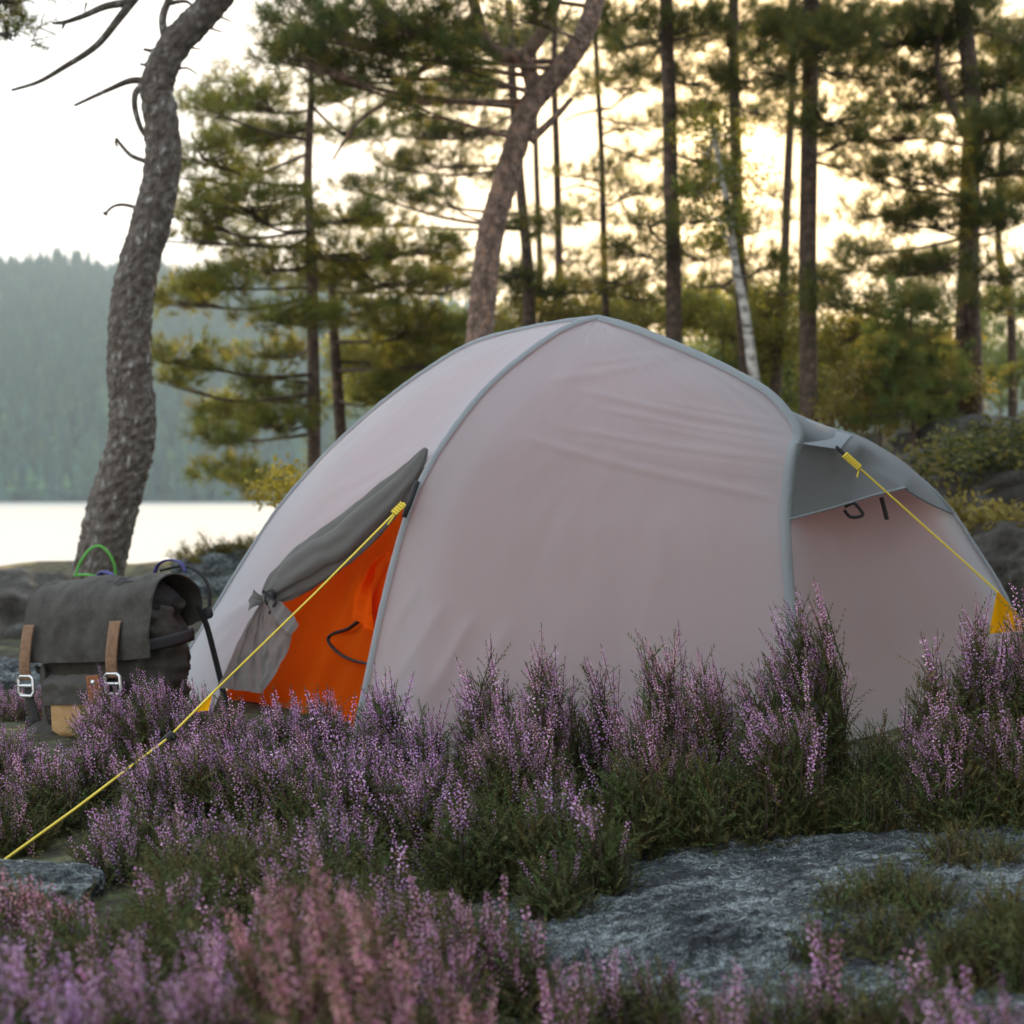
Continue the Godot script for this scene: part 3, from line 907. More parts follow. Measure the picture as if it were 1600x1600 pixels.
	pine("sturdy straight pine trunk over the tent's right shoulder", 11.5,
		[[1054, 660], [1053, 520], [1052, 400], [1048, 280], [1046, 160], [1042, 60], [1040, -60]], 27, 20,
		[[1035, 50, 90, 36], [985, 105, 55, 22], [1085, 125, 60, 22], [960, 40, 60, 28], [1075, 175, 50, 16], [1095, 250, 45, 18], [1080, 300, 40, 16], [1010, 340, 40, 16], [1005, 390, 55, 22], [1100, 340, 40, 16], [1040, -80, 140, 50], [1090, 400, 50, 18]],
		M.bark_pine, g, Color(0.05, 0.075, 0.03), 1.0, [], 0.3, 1.1)
	pine("straight pine trunk between the sturdy one and the pair", 12.5,
		[[1170, 680], [1162, 520], [1154, 380], [1150, 250], [1147, 120], [1146, -40]], 22, 16,
		[[1130, 35, 75, 36], [1190, 55, 65, 32], [1175, 115, 55, 24], [1110, 160, 40, 20], [1195, 170, 40, 20], [1185, 350, 40, 14], [1110, 280, 30, 20], [1190, 410, 50, 18], [1120, 440, 60, 20], [1150, -70, 130, 45]],
		M.bark_pine, g, Color(0.055, 0.08, 0.03), 1.0, [], 0.3, 1.1)
	pine("thinner pine trunk of the pair right of the tent's peak", 13.5,
		[[1208, 680], [1218, 520], [1226, 400], [1232, 250], [1238, 130], [1240, -40]], 17, 11,
		[[1215, 140, 35, 20], [1245, 40, 60, 30], [1235, 450, 50, 20], [1200, 300, 25, 12], [1240, -70, 100, 40]], M.bark_pine, g, Color(0.055, 0.08, 0.03), 0.9)
	pine("thickest straight pine trunk of the pair right of the tent's peak", 11.0,
		[[1264, 720], [1263, 560], [1262, 400], [1264, 250], [1266, 120], [1268, -40]], 30, 25,
		[[1255, 25, 60, 40], [1305, 60, 65, 36], [1335, 110, 60, 26], [1295, 180, 60, 26], [1225, 110, 45, 24], [1330, 30, 60, 26], [1310, 215, 40, 12], [1265, -90, 140, 50], [1320, 250, 30, 10], [1280, 430, 50, 18]],
		M.bark_pine, g, Color(0.05, 0.075, 0.03), 1.1, [[[[1268, 220], [1295, 205], [1325, 212]], 4, 2]], 0.3, 1.0)
	pine("double-trunked pine with dense boughs near the right frame edge", 11.5,
		[[1503, 740], [1507, 640], [1510, 520], [1514, 400], [1516, 280], [1520, 180], [1512, 80], [1500, -20], [1495, -120]], 40, 22,
		[[1400, 55, 100, 42], [1495, 35, 85, 42], [1420, 160, 85, 30], [1565, 120, 60, 45], [1390, 210, 65, 20], [1545, 205, 65, 34], [1435, 268, 65, 22], [1575, 255, 50, 34], [1385, 330, 62, 16], [1465, 340, 75, 26], [1565, 335, 60, 34], [1405, 420, 75, 22], [1470, 410, 75, 26], [1575, 420, 45, 26], [1350, 465, 70, 20], [1600, 60, 60, 40], [1360, 270, 40, 14], [1450, 470, 60, 20], [1590, 180, 50, 30], [1480, -90, 150, 50], [1350, 390, 50, 16], [1440, 110, 60, 26]],
		M.bark_pine, g, Color(0.05, 0.078, 0.032), 1.25, [[[[1524, 700, -0.1], [1526, 600, -0.1], [1522, 480, -0.1], [1520, 380]], 22, 18], [[[1516, 220], [1490, 170], [1465, 110], [1470, 40]], 14, 8], [[[1516, 300], [1540, 240], [1560, 180]], 10, 5]], 0.2, 1.0)
	pine("small pine trunk at the far right beyond the bank", 13.0,
		[[1583, 720], [1582, 600], [1580, 500], [1572, 440], [1560, 380], [1565, 250], [1570, 120]], 16, 9, [[1590, 580, 34, 14], [1600, 470, 50, 20], [1560, 470, 35, 14], [1580, 100, 70, 40], [1600, 300, 50, 30]], M.bark_pine, g, Color(0.05, 0.085, 0.03), 1.0)
	pine("young upright pine on the bank just above the tent's right edge", 10.0,
		[[1428, 760], [1428, 690], [1426, 600], [1424, 520], [1424, 470]], 9, 4,
		[[1424, 470, 24, 22], [1405, 510, 32, 16], [1445, 520, 30, 16], [1400, 550, 38, 16], [1452, 560, 36, 16], [1395, 595, 42, 16], [1455, 605, 40, 16], [1390, 640, 40, 16], [1462, 640, 38, 14]], M.bark_pine, "young trees on the bank", Color(0.06, 0.1, 0.035), 1.5, [], 0.1, 0.25)
	pine("white-stemmed birch leaning left over the tent's right slope", 11.0,
		[[1182, 640], [1174, 560], [1163, 480], [1150, 420], [1140, 340], [1125, 260], [1112, 190]], 20, 7,
		[[1120, 200, 35, 30], [1135, 270, 40, 25], [1105, 300, 40, 30], [1150, 340, 30, 25], [1120, 380, 40, 20], [1100, 230, 30, 25]], M.bark_birch, "", Color(0.1, 0.13, 0.03), 0.35, [[[[1142, 390], [1128, 350], [1116, 340], [1100, 345]], 5, 2]], 0.4, 0.5, true, 10, "birch_tree", "birch")
	# the wood goes on to the right of the picture and shades that side of the camp
	pine("pine standing just outside the right frame edge beside the camp", 7.5,
		[[1900, 900], [1895, 600], [1890, 200], [1880, -200]], 50, 30,
		[[1760, 200, 120, 50], [1900, 100, 160, 60], [2000, 300, 130, 50], [1780, 420, 110, 45], [1950, 480, 130, 45], [1850, -60, 160, 60], [1780, 600, 90, 40], [2050, 600, 120, 50]],
		M.bark_pine, g, Color(0.05, 0.078, 0.032), 1.6, [], 0.2, 1.0)
	pine("second pine outside the right frame edge, nearer the photographer", 4.6,
		[[2250, 1200], [2240, 700], [2230, 100], [2220, -300]], 70, 40,
		[[2050, 300, 190, 80], [2250, 200, 220, 90], [2050, 560, 170, 80], [2300, 620, 200, 80], [2150, -50, 220, 90], [2080, 780, 150, 60]],
		M.bark_pine, g, Color(0.05, 0.078, 0.032), 1.2, [], 0.2, 0.8)
	# undergrowth behind the tent, lit from behind
	var bushes := [
		["bright yellow-green sapling beside the birch stem", 1130, 500, 14.0, [[1120, 470, 50, 35], [1090, 500, 50, 30], [1150, 520, 45, 30]], Color(0.17, 0.19, 0.035)],
		["yellow-green shrub between the birch and the pine pair", 1205, 520, 13.5, [[1200, 480, 35, 40], [1215, 530, 35, 40], [1195, 570, 40, 30]], Color(0.15, 0.17, 0.035)],
		["pale green shrub right of the thickest straight trunk", 1320, 600, 12.5, [[1320, 520, 45, 35], [1345, 570, 50, 30], [1310, 610, 45, 30]], Color(0.14, 0.15, 0.04)],
		["tawny shrub on the bank left of the young upright pine", 1375, 640, 10.5, [[1370, 600, 40, 30], [1360, 650, 45, 25], [1340, 640, 40, 25]], Color(0.13, 0.11, 0.035)],
		["yellowish shrub on the bank between young pine and double trunk", 1475, 640, 11.5, [[1475, 590, 35, 35], [1480, 640, 40, 28], [1465, 540, 30, 30]], Color(0.16, 0.13, 0.04)],
		["sunlit green sapling behind the tent's left roof line", 590, 600, 13.0, [[590, 555, 55, 35], [620, 590, 50, 30], [560, 600, 40, 25]], Color(0.17, 0.19, 0.03)],
		["lit leafy shrub behind the tent right of the forked pine", 880, 520, 14.0, [[870, 480, 60, 30], [930, 500, 60, 25], [820, 500, 45, 25]], Color(0.12, 0.13, 0.035)],
		["hazy green shrub behind the tent's peak", 1010, 510, 14.5, [[1000, 490, 55, 25], [1060, 500, 50, 25], [960, 490, 45, 20]], Color(0.1, 0.12, 0.035)],
		["dark leafy undergrowth on the bank at the right frame edge", 1560, 780, 8.8, [[1540, 725, 60, 22], [1590, 750, 50, 25], [1490, 735, 50, 20], [1600, 710, 50, 20], [1560, 700, 50, 18], [1520, 760, 50, 20]], Color(0.035, 0.05, 0.018)],
		["warm brown undergrowth low on the right bank", 1560, 860, 8.0, [[1540, 830, 45, 16], [1590, 840, 45, 18], [1570, 880, 45, 14]], Color(0.12, 0.1, 0.03)],
		["small yellow-leaved sapling at the tent's left edge over the water", 455, 790, 8.5, [[436, 772, 8, 6], [456, 762, 8, 7]], Color(0.26, 0.22, 0.03)]]
	for b in bushes:
		pine(b[0], b[3], [[b[1], b[2] + 60], [b[1], b[2]], [b[1] - 3, b[2] - 30]], 6, 3, b[4], M.bark_pine, "shrubs and saplings around the tent", b[5], 0.8, [], 0.1, 0.4, true, 6, "shrub", "shrub")
	pine("dark heathery shrub on top of the shore rock left of the tent", 8.6, [[365, 900], [365, 885]], 5, 3, [[330, 878, 30, 10], [370, 868, 36, 12], [400, 875, 26, 10]], M.bark_pine, "shrubs and saplings around the tent", Color(0.06, 0.06, 0.025), 1.6, [], 0.1, 0.2, false, 6, "shrub", "shrub")

# the tangle of saplings and shrubs deeper in the wood behind the tent, one mass
func build_undergrowth() -> void:
	var o := thing("undergrowth", "hazy yellow-green tangle of saplings deep in the wood behind the tent", "undergrowth", Vector3.ZERO)
	o.set_meta("kind", "stuff")
	var leaves := []
	var lt := []
	var needles := []
	var nt := []
	var s := Shape.new()
	for i in 46:
		var px := rnd(560, 1660)
		var d := rnd(13.0, 21.0)
		var foot := at(px, 770, d)
		foot.y = ground_y(foot.x, d)
		if foot.y < WATER + 0.8:
			continue
		var top := at(px, rnd(440, 600), d).y
		var h := top - foot.y
		if h < 0.3:
			continue
		var lean := Vector3(rnd(-0.25, 0.25), 0, rnd(-0.25, 0.25))
		var path := smooth_path([foot, foot + Vector3(0, h * 0.5, 0) + lean * 0.3, foot + Vector3(0, h, 0) + lean], 4)
		s.tube(path, taper(path.size(), 0.02, 0.006), 5, false)
		var broad := rng.randf() < 0.6
		var tone := Color(0.24, 0.25, 0.05).lerp(Color(0.14, 0.2, 0.05), rng.randf()) if broad else Color(0.14, 0.18, 0.05)
		for k in (60 if broad else 90):
			var t := pow(rng.randf(), 0.75)
			var r := rnd(0.1, 0.75) * (1.15 - 0.7 * t)
			var a := rnd(0, TAU)
			var p := foot.lerp(foot + Vector3(0, h, 0) + lean, 0.25 + 0.75 * t) + Vector3(cos(a) * r, rnd(-0.1, 0.1), sin(a) * r)
			var b := basis_along(Vector3(cos(a), 0.7, sin(a)).normalized()).scaled(Vector3.ONE * rnd(0.9, 1.6))
			if broad:
				leaves.append(Transform3D(b, p))
				lt.append(tone * rnd(0.7, 1.3))
			else:
				needles.append(Transform3D(b, p))
				nt.append(tone * rnd(0.7, 1.3))
	part("stems", s.mesh(), M.bark_pine, o).set_meta("kind", "stuff")
	scatter("leaves", spray_mesh, M.leaves, o, leaves, lt)
	split_scatter("needles", tuft_mesh, needles, nt, o, M.needles)

# the wood that shades the camp from behind the photographer and from the right
func build_wood_behind() -> void:
	var spots := [
		["tall pine of the wood behind the photographer, on the far right", 5.2, -1.0, 9.0],
		["tall pine of the wood behind the photographer's right shoulder", 3.6, 1.6, 8.5], 
		["tall pine deeper in the wood behind the photographer", 3.4, 5.4, 10.0], ["tall pine of the wood behind the photographer, beyond the two nearest", 0.6, 7.0, 10.0],
		["tall pine of the wood right of the camp, beyond the bank's foot", 6.0, -4.4, 9.5]]
	for q in spots:
		var root := Vector3(q[1], surface_y(q[1], -q[2]) - 0.05, q[2])
		var h: float = q[3]
		var o := thing("pine_tree", q[0], "pine", root, "pines of the wood behind the photographer")
		var s := Shape.new()
		var path := smooth_path([Vector3.ZERO, Vector3(rnd(-0.1, 0.1), h * 0.35, rnd(-0.1, 0.1)), Vector3(rnd(-0.2, 0.2), h * 0.7, rnd(-0.2, 0.2)), Vector3(rnd(-0.2, 0.2), h, rnd(-0.2, 0.2))], 8)
		s.tube(path, taper(path.size(), 0.16, 0.03), 12, true, 1.0, Vector3.ZERO, rough, 0.12)
		var places := []
		var tints := []
		for k in 34:
			var t := 0.16 + 0.82 * k / 33.0
			var from: Vector3 = path[int(t * (path.size() - 1))]
			var a := k * 2.4 + rnd(-0.5, 0.5)
			var reach := (2.3 - 1.7 * t) * rnd(0.7, 1.1)
			var tip := from + Vector3(cos(a), rnd(0.0, 0.3), sin(a)) * reach
			var lp := smooth_path([from, from.lerp(tip, 0.5) - Vector3(0, 0.1, 0), tip], 4)
			s.tube(lp, taper(lp.size(), 0.04, 0.012), 5, false)
			for i in 60:
				var p := from.lerp(tip, rnd(0.3, 1.08)) + Vector3(rnd(-0.4, 0.4), rnd(-0.15, 0.25), rnd(-0.4, 0.4))
				var dir := (Vector3(cos(a), 0.8, sin(a)) + Vector3(rnd(-0.7, 0.7), rnd(-0.3, 0.3), rnd(-0.7, 0.7))).normalized()
				places.append(Transform3D(basis_along(dir).scaled(Vector3.ONE * rnd(2.0, 3.2)), p))
				tints.append(Color(0.085, 0.115, 0.04) * rnd(0.7, 1.3))
		part("trunk", s.mesh(), M.bark_pine, o)
		split_scatter("crown", tuft_mesh, places, tints, o, M.needles)

# ------------------------------------------------------------------ tent
var poles := {}

func pole_at(which: String, y: float) -> Vector3:
	var p: PackedVector3Array = poles[which]
	if y <= p[0].y:
		return p[0]
	for i in p.size() - 1:
		if p[i + 1].y >= y:
			return p[i].lerp(p[i + 1], (y - p[i].y) / maxf(p[i + 1].y - p[i].y, 1e-6))
	return p[p.size() - 1]

var apex_y := 1.24
func level(s: float) -> float:       # 0 at the ground, 1 at the apex
	return apex_y * (1.0 - pow(1.0 - s, 1.9))

const CENTRE := Vector3(0.45, 0.0, -4.95)
func shrink(p: Vector3, k: float, ky: float) -> Vector3:
	return Vector3(CENTRE.x + (p.x - CENTRE.x) * k, p.y * ky, CENTRE.z + (p.z - CENTRE.z) * k)

func wall(a: String, b: String, s: float, v: float) -> Vector3:
	var y := level(s)
	return pole_at(a, y).lerp(pole_at(b, y), v)

func near_segment(p: Vector2, a: Vector2, b: Vector2) -> Vector2:     # (distance, place along)
	var t := clampf((p - a).dot(b - a) / (b - a).length_squared(), 0, 1)
	return Vector2(p.distance_to(a + (b - a) * t), t)

func seen_x_on(line: Array, py: float) -> float:
	for i in line.size() - 1:
		if py >= line[i][1] and py <= line[i + 1][1]:
			return lerpf(line[i][0], line[i + 1][0], (py - line[i][1]) / maxf(line[i + 1][1] - line[i][1], 0.001))
	return line[0][0] if py < line[0][1] else line[line.size() - 1][0]

func sleeve(which: String, half: float, lift: float) -> ArrayMesh:     # a sewn tunnel of cloth lying over the pole
	var pts := []
	var n := 120
	var nz := noise(FastNoiseLite.TYPE_SIMPLEX_SMOOTH, 1.0, 2, 131)
	for i in n + 1:
		var p := pole_at(which, level(float(i) / n * 0.998))
		var q := pole_at(which, level(minf(float(i) / n + 0.012, 1.0)))
		var r := pole_at(which, level(maxf(float(i) / n - 0.012, 0.0)))
		var dir := (q - r).normalized()
		var out := (p - Vector3(CENTRE.x, 0.2, CENTRE.z))
		out = (out - dir * out.dot(dir)).normalized()
		var side := dir.cross(out)
		for j in 11:
			var u := -1.0 + j / 5.0
			var w := half * (1.0 + 0.12 * nz.get_noise_2d(i * 0.12, signf(u) * 5.0))
			var h := lift * (1.0 - u * u) - 0.45 * half * u * u + 0.002 * nz.get_noise_2d(i * 0.35, u * 2.0) * (1.0 - absf(u))
			pts.append(p + side * u * w + out * (h + 0.002))
	var s := Shape.new()
	s.sheet(pts, n + 1, 11)
	return s.mesh()

func build_tent() -> void:
	var raw := {
		"front_left": [[546, 1186, 4.30], [565, 1095, 4.31], [598, 940, 4.34], [627, 830, 4.37], [655, 755, 4.40], [700, 680, 4.44], [760, 605, 4.50], [830, 545, 4.57], [890, 508, 4.63], [935, 495, 4.67]],
		"front_right": [[1252, 1180, 4.35], [1246, 1100, 4.35], [1239, 960, 4.36], [1231, 850, 4.37], [1231, 780, 4.385], [1239, 712, 4.40], [1249, 672, 4.42], [1212, 620, 4.46], [1160, 586, 4.50], [1100, 556, 4.55], [1030, 526, 4.60], [980, 507, 4.64], [935, 495, 4.67]],
		"back_right": [[1640, 1082, 5.60], [1570, 930, 5.50], [1520, 848, 5.42], [1490, 803, 5.36], [1450, 758, 5.31], [1400, 721, 5.25], [1350, 693, 5.18], [1310, 675, 5.12], [1262, 657, 5.06], [1180, 618, 4.96], [1100, 574, 4.88], [1020, 530, 4.80], [935, 495, 4.67]],
		"back_left": [[250, 1085, 5.60], [320, 975, 5.45], [375, 885, 5.36], [430, 800, 5.27], [480, 740, 5.20], [530, 688, 5.13], [600, 626, 5.04], [670, 575, 4.95], [745, 533, 4.86], [850, 507, 4.75], [935, 495, 4.67]]}
	for k in raw:
		var pts := []
		for q in raw[k]:
			pts.append(at(q[0], q[1], q[2]))
		poles[k] = smooth_path(pts, 10)
		# keep the heights strictly rising so that a height names one point of a pole
		for i in range(1, poles[k].size()):
			poles[k][i].y = maxf(poles[k][i].y, poles[k][i - 1].y + 0.0002)
	apex_y = poles.front_left[poles.front_left.size() - 1].y
	var tent := thing("dome_tent", "grey dome tent with its door tied back, showing the orange inner tent", "tent", Vector3.ZERO)
	var wob := noise(FastNoiseLite.TYPE_SIMPLEX_SMOOTH, 1.0, 3, 91)

	# ---- front wall with tension creases
	var creases := [[860, 590, 1240, 676, 3.5, 5], [905, 622, 1240, 692, 3.0, 4], [985, 650, 1238, 703, 2.5, 4], [840, 652, 1237, 722, 3.0, 4], [890, 676, 1236, 738, 2.5, 4], [930, 692, 1234, 750, 2.0, 4], [776, 668, 1225, 782, 4.0, 5], [1000, 610, 1240, 662, 2.0, 4],
		[840, 592, 1080, 548, 3.0, 7], [900, 560, 1090, 543, 2.5, 5], [1090, 560, 1230, 660, 2.0, 5], [1120, 590, 1180, 660, 2.0, 5],
		[745, 950, 672, 1085, 7.0, 12], [700, 930, 622, 1060, 6.0, 11], [800, 960, 735, 1100, 4.0, 14], [660, 900, 600, 1010, 4.0, 9], [700, 700, 660, 800, 2.0, 9]]
	var rows := 170
	var cols := 190
	var pts := []
	for r in rows:
		var s := float(r) / (rows - 1)
		for c in cols:
			var v := float(c) / (cols - 1)
			var p := wall("front_left", "front_right", s, v)
			var e := 1e-3
			var px := where_seen(p)
			var out := Vector3(-0.03, 0.25 + 0.5 * s, 1.0).normalized()
			var sag := -0.035 * sin(PI * v) * sin(PI * clampf(s * 1.05, 0, 1))
			var h := sag + 0.004 * wob.get_noise_2d(v * 5.0, s * 4.0) * sin(PI * v)
			for cr in creases:
				var q := near_segment(px, Vector2(cr[0], cr[1]), Vector2(cr[2], cr[3]))
				if q.x < cr[5] * 3.0:
					h += cr[4] * 0.001 * exp(-q.x * q.x / (cr[5] * cr[5])) * smoothstep(0.0, 0.25, q.y) * (0.35 + 0.65 * smoothstep(1.0, 0.85, q.y))
			pts.append(p + out * h)
	var sh := Shape.new()
	sh.sheet(pts, rows, cols)
	part("front_wall", sh.mesh(), M.fly, tent)

	# ---- back wall
	pts = []
	for r in 40:
		for c in 40:
			var p := wall("back_left", "back_right", r / 39.0, c / 39.0)
			pts.append(p + Vector3(0, 0, -0.12) * sin(PI * c / 39.0) * sin(PI * (1.0 - r / 39.0) * 0.5))
	sh = Shape.new()
	sh.sheet(pts, 40, 40)
	part("back_wall", sh.mesh(), M.fly, tent)

	# ---- door side: the wall left of the tied-back door
	var cut := [[654, 728], [612, 772], [560, 818], [500, 862], [440, 910], [406, 940], [378, 1000], [350, 1060], [326, 1130], [312, 1200]]
	var fan := [[408, 930, 300, 985, 5, 7], [408, 932, 300, 1010, 6, 8], [408, 934, 320, 1030, 6, 8], [405, 940, 345, 1060, 6, 9], [420, 900, 340, 990, 4, 7],
		[640, 705, 500, 800, 3, 5], [650, 690, 470, 790, 3, 6], [600, 735, 440, 850, 3.5, 6], [560, 770, 400, 900, 3, 6], [540, 740, 480, 790, 2.5, 5]]
	rows = 130
	cols = 70
	pts = []
	var cut_edge := []
	for r in rows:
		var s := float(r) / (rows - 1)
		var a := 0.0
		var p0 := where_seen(wall("front_left", "back_left", s, 0.0))
		if p0.y > 728.0:
			var lo := 0.0
			var hi := 1.0
			for it in 18:
				var m := (lo + hi) / 2.0
				var q := where_seen(wall("front_left", "back_left", s, m))
				if q.x > seen_x_on(cut, q.y):
					lo = m
				else:
					hi = m
			a = lo
		cut_edge.append(wall("front_left", "back_left", s, a))
		for c in cols:
			var v := lerpf(a, 1.0, float(c) / (cols - 1))
			var p := wall("front_left", "back_left", s, v)
			var px := where_seen(p)
			var h := -0.03 * sin(PI * v) * sin(PI * s) + 0.003 * wob.get_noise_2d(v * 6.0 + 30.0, s * 5.0)
			for cr in fan:
				var q := near_segment(px, Vector2(cr[0], cr[1]), Vector2(cr[2], cr[3]))
				if q.x < cr[5] * 3.0:
					h += cr[4] * 0.001 * exp(-q.x * q.x / (cr[5] * cr[5])) * smoothstep(0.0, 0.15, q.y) * smoothstep(1.0, 0.6, q.y)
			pts.append(p + Vector3(-0.8, 0.35, 0.5).normalized() * h)
	sh = Shape.new()
	sh.sheet(pts, rows, cols)
	part("door_side_wall", sh.mesh(), M.fly, tent)

	# ---- the door cloth gathered into a roll and tied
	var roll_mid := [[666, 700, 4.42], [644, 736, 4.42], [610, 775, 4.44], [572, 812, 4.47], [535, 845, 4.50], [500, 868, 4.53], [465, 893, 4.56], [438, 915, 4.58], [416, 936, 4.60]]
	var roll_r := [0.004, 0.022, 0.036, 0.044, 0.047, 0.048, 0.046, 0.036, 0.014]
	var rp := []
	for q in roll_mid:
		rp.append(at(q[0], q[1], q[2] + 0.03))
	var rpath := smooth_path(rp, 8)
	sh = Shape.new()
	var ring_n := 40
	pts = []
	for i in rpath.size():
		var f := float(i) / (rpath.size() - 1) * (roll_r.size() - 1)
		var i0 := mini(int(f), roll_r.size() - 2)
		var rad := lerpf(roll_r[i0], roll_r[i0 + 1], f - i0)
		var dir := (rpath[mini(i + 1, rpath.size() - 1)] - rpath[maxi(i - 1, 0)]).normalized()
		var a := (Vector3.UP - dir * Vector3.UP.dot(dir)).normalized()
		var b := dir.cross(a)
		for k in ring_n:
			var t := TAU * k / ring_n
			var turn := t + 0.35 * sin(i * 0.07) + 0.25 * wob.get_noise_2d(i * 0.06, 3.0)
			var fold := 0.86 + 0.42 * pow(absf(sin(1.5 * turn + 0.5)), 0.6) - 0.22 * pow(absf(sin(2.5 * turn + 1.9)), 6.0)
			fold += 0.16 * wob.get_noise_3d(cos(t) * 1.6, sin(t) * 1.6, i * 0.045) + 0.05 * wob.get_noise_3d(cos(t) * 5.0, sin(t) * 5.0, i * 0.1)
			# gathers running into the tie
			fold += 0.16 * sin(9.0 * t + 0.4 * sin(i * 0.3)) * smoothstep(0.68, 0.95, float(i) / rpath.size())
			pts.append(rpath[i] + (a * cos(t) * 1.15 + b * sin(t) * 0.6) * rad * fold)
	sh.sheet(pts, rpath.size(), ring_n, true)
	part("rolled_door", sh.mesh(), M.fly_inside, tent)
	# the loose end hanging below the tie, pleated
	pts = []
	var tie := at(414, 938, 4.61)
	var foot_l := at(345, 1075, 4.72)
	var foot_r := at(415, 1085, 4.50)
	var hem_r := at(464, 976, 4.52)
	for i in 44:
		var t := i / 43.0
		for j in 110:
			var w := j / 109.0
			var low := foot_l.lerp(foot_r, minf(w / 0.7, 1.0)) if w < 0.7 else foot_r.lerp(hem_r, (w - 0.7) / 0.3)
			var p := tie.lerp(low, t) + Vector3(0, 0.03 * sin(PI * t), 0)
			var pl := (0.5 - pow(absf(sin(w * 13.0 + 0.8 * sin(t * 3.0))), 0.7)) * 0.034 * pow(t, 0.7) + sin(w * 9.0 + t) * 0.014 * t + 0.02 * t * wob.get_noise_2d(w * 5.0, t * 4.0)
			pts.append(p + Vector3(-0.35, 0.1, 0.9) * (pl + 0.012 * (1.0 - t)))
	sh = Shape.new()
	sh.sheet(pts, 44, 110)
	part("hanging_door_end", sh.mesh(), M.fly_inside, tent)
	sh = Shape.new()
	var kn := []
	for i in 13:
		var t := TAU * i / 12.0
		kn.append(tie + Vector3(0.02, 0.01, 0.03) + Vector3(cos(t) * 0.015, sin(t) * 0.022, 0.008 * sin(2.0 * t)))
	sh.tube(PackedVector3Array(kn), even(13, 0.005), 6, false, 0.5)
	cord(sh, [tie + Vector3(0.0, 0.03, 0.04), tie + Vector3(0.04, 0.0, 0.05), tie + Vector3(0.02, -0.035, 0.045)], 0.005)
	part("tie_loop", sh.mesh(), M.black, tent)
	# a crumpled collar of cloth over the tie
	pts = []
	for i in 14:
		for j in 30:
			var t := i / 13.0
			var an := TAU * j / 30.0
			var rad := (0.012 + 0.014 * t * t) * (1.0 + 0.35 * sin(4.0 * an + 2.0 * t) + 0.2 * sin(9.0 * an))
			pts.append(tie + Vector3(-0.03 * t - 0.005, 0.004 * t, 0.02 + 0.01 * t) + Vector3(0.25, 0.9, 0.2) * cos(an) * rad + Vector3(-0.2, -0.1, 0.9) * sin(an) * rad * 0.7)
	sh = Shape.new()
	sh.sheet(pts, 14, 30, true)
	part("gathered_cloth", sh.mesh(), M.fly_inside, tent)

	# ---- right end: lower wall, and above it the vent hood
	var brim := [[1232, 812], [1290, 797], [1340, 782], [1382, 773], [1430, 785], [1487, 803]]
	rows = 90
	cols = 70
	pts = []
	for r in rows:
		var s := 0.7 * r / (rows - 1)
		for c in cols:
			var v := float(c) / (cols - 1)
			var p := wall("front_right", "back_right", s, v)
			pts.append(p + Vector3(0.72, 0.2, 0.66) * (-0.03 * sin(PI * v) + 0.004 * sin(v * 31.0 + 2.0 * s) * sin(PI * v) * (1.0 - s)))
	sh = Shape.new()
	sh.sheet(pts, rows, cols)
	part("end_wall", sh.mesh(), M.fly, tent)
	rows = 60
	cols = 80
	pts = []
	for r in rows:
		for c in cols:
			var v := float(c) / (cols - 1)
			# the brim's height at this column, found from where it is seen
			var lo := 0.2
			var hi := 0.95
			for it in 14:
				var m := (lo + hi) / 2.0
				var q := where_seen(wall("front_right", "back_right", m, v))
				var by := 812.0
				for i in brim.size() - 1:
					if q.x >= brim[i][0] and q.x <= brim[i + 1][0]:
						by = lerpf(brim[i][1], brim[i + 1][1], (q.x - brim[i][0]) / (brim[i + 1][0] - brim[i][0]))
				if q.x > brim[5][0]:
					by = 803.0
				if q.y > by:
					lo = m
				else:
					hi = m
			var t := float(r) / (rows - 1)
			var s := lerpf(lo, 1.0, t)
			var p := wall("front_right", "back_right", s, v)
			var px := where_seen(p)
			var tip := exp(-pow((px.x - 1316.0) / 46.0, 2.0) - pow((px.y - 704.0) / 30.0, 2.0))
			var prop := exp(-pow((px.x - 1382.0) / 40.0, 2.0) - pow((px.y - 765.0) / 60.0, 2.0))
			var h := 0.004 + 0.028 * sin(PI * v) * smoothstep(0.35, 0.0, t) + 0.035 * tip + 0.03 * prop - 0.02 * sin(PI * v) * smoothstep(0.1, 0.4, t) * smoothstep(1.0, 0.6, t)
			for cr in [[1316, 706, 1250, 760, 3.0, 7], [1316, 706, 1300, 790, 3.5, 8], [1318, 706, 1400, 740, 3.0, 7], [1382, 770, 1330, 735, 4.0, 7], [1382, 770, 1440, 745, 4.0, 7], [1382, 772, 1470, 790, 3.0, 6], [1382, 772, 1290, 790, 3.0, 6], [1245, 700, 1250, 800, 2.5, 6]]:
				var q := near_segment(px, Vector2(cr[0], cr[1]), Vector2(cr[2], cr[3]))
				if q.x < cr[5] * 3.0:
					h += cr[4] * 0.0013 * exp(-q.x * q.x / (cr[5] * cr[5])) * smoothstep(1.0, 0.3, q.y)
			pts.append(p + Vector3(0.68, 0.3, 0.66) * h)
	sh = Shape.new()
	sh.sheet(pts, rows, cols)
	var hood := part("vent_hood", sh.mesh(), M.fly_dark, tent)
	# hem of the hood
	var hem := PackedVector3Array()
	for c in cols:
		hem.append(pts[c])
	sh = Shape.new()
	sh.tube(hem, even(cols, 0.006), 6, true, 0.6)
	part("hem", sh.mesh(), M.sleeve, hood)
	# little peaked visor where the guy line is tied on
	pts = []
	var va := at(1243, 692, 4.38)
	var vb := at(1260, 655, 4.9)
	var vt := at(1313, 702, 4.58)
	var vr := at(1334, 682, 4.98)
	for i in 14:
		for j in 16:
			var u := i / 13.0
			var w := j / 15.0
			var p := va.lerp(vt, u).lerp(vb.lerp(vr, u), w)
			pts.append(p + Vector3(0.3, 0.8, 0.4) * 0.022 * sin(PI * w) * (0.4 + 0.6 * u))
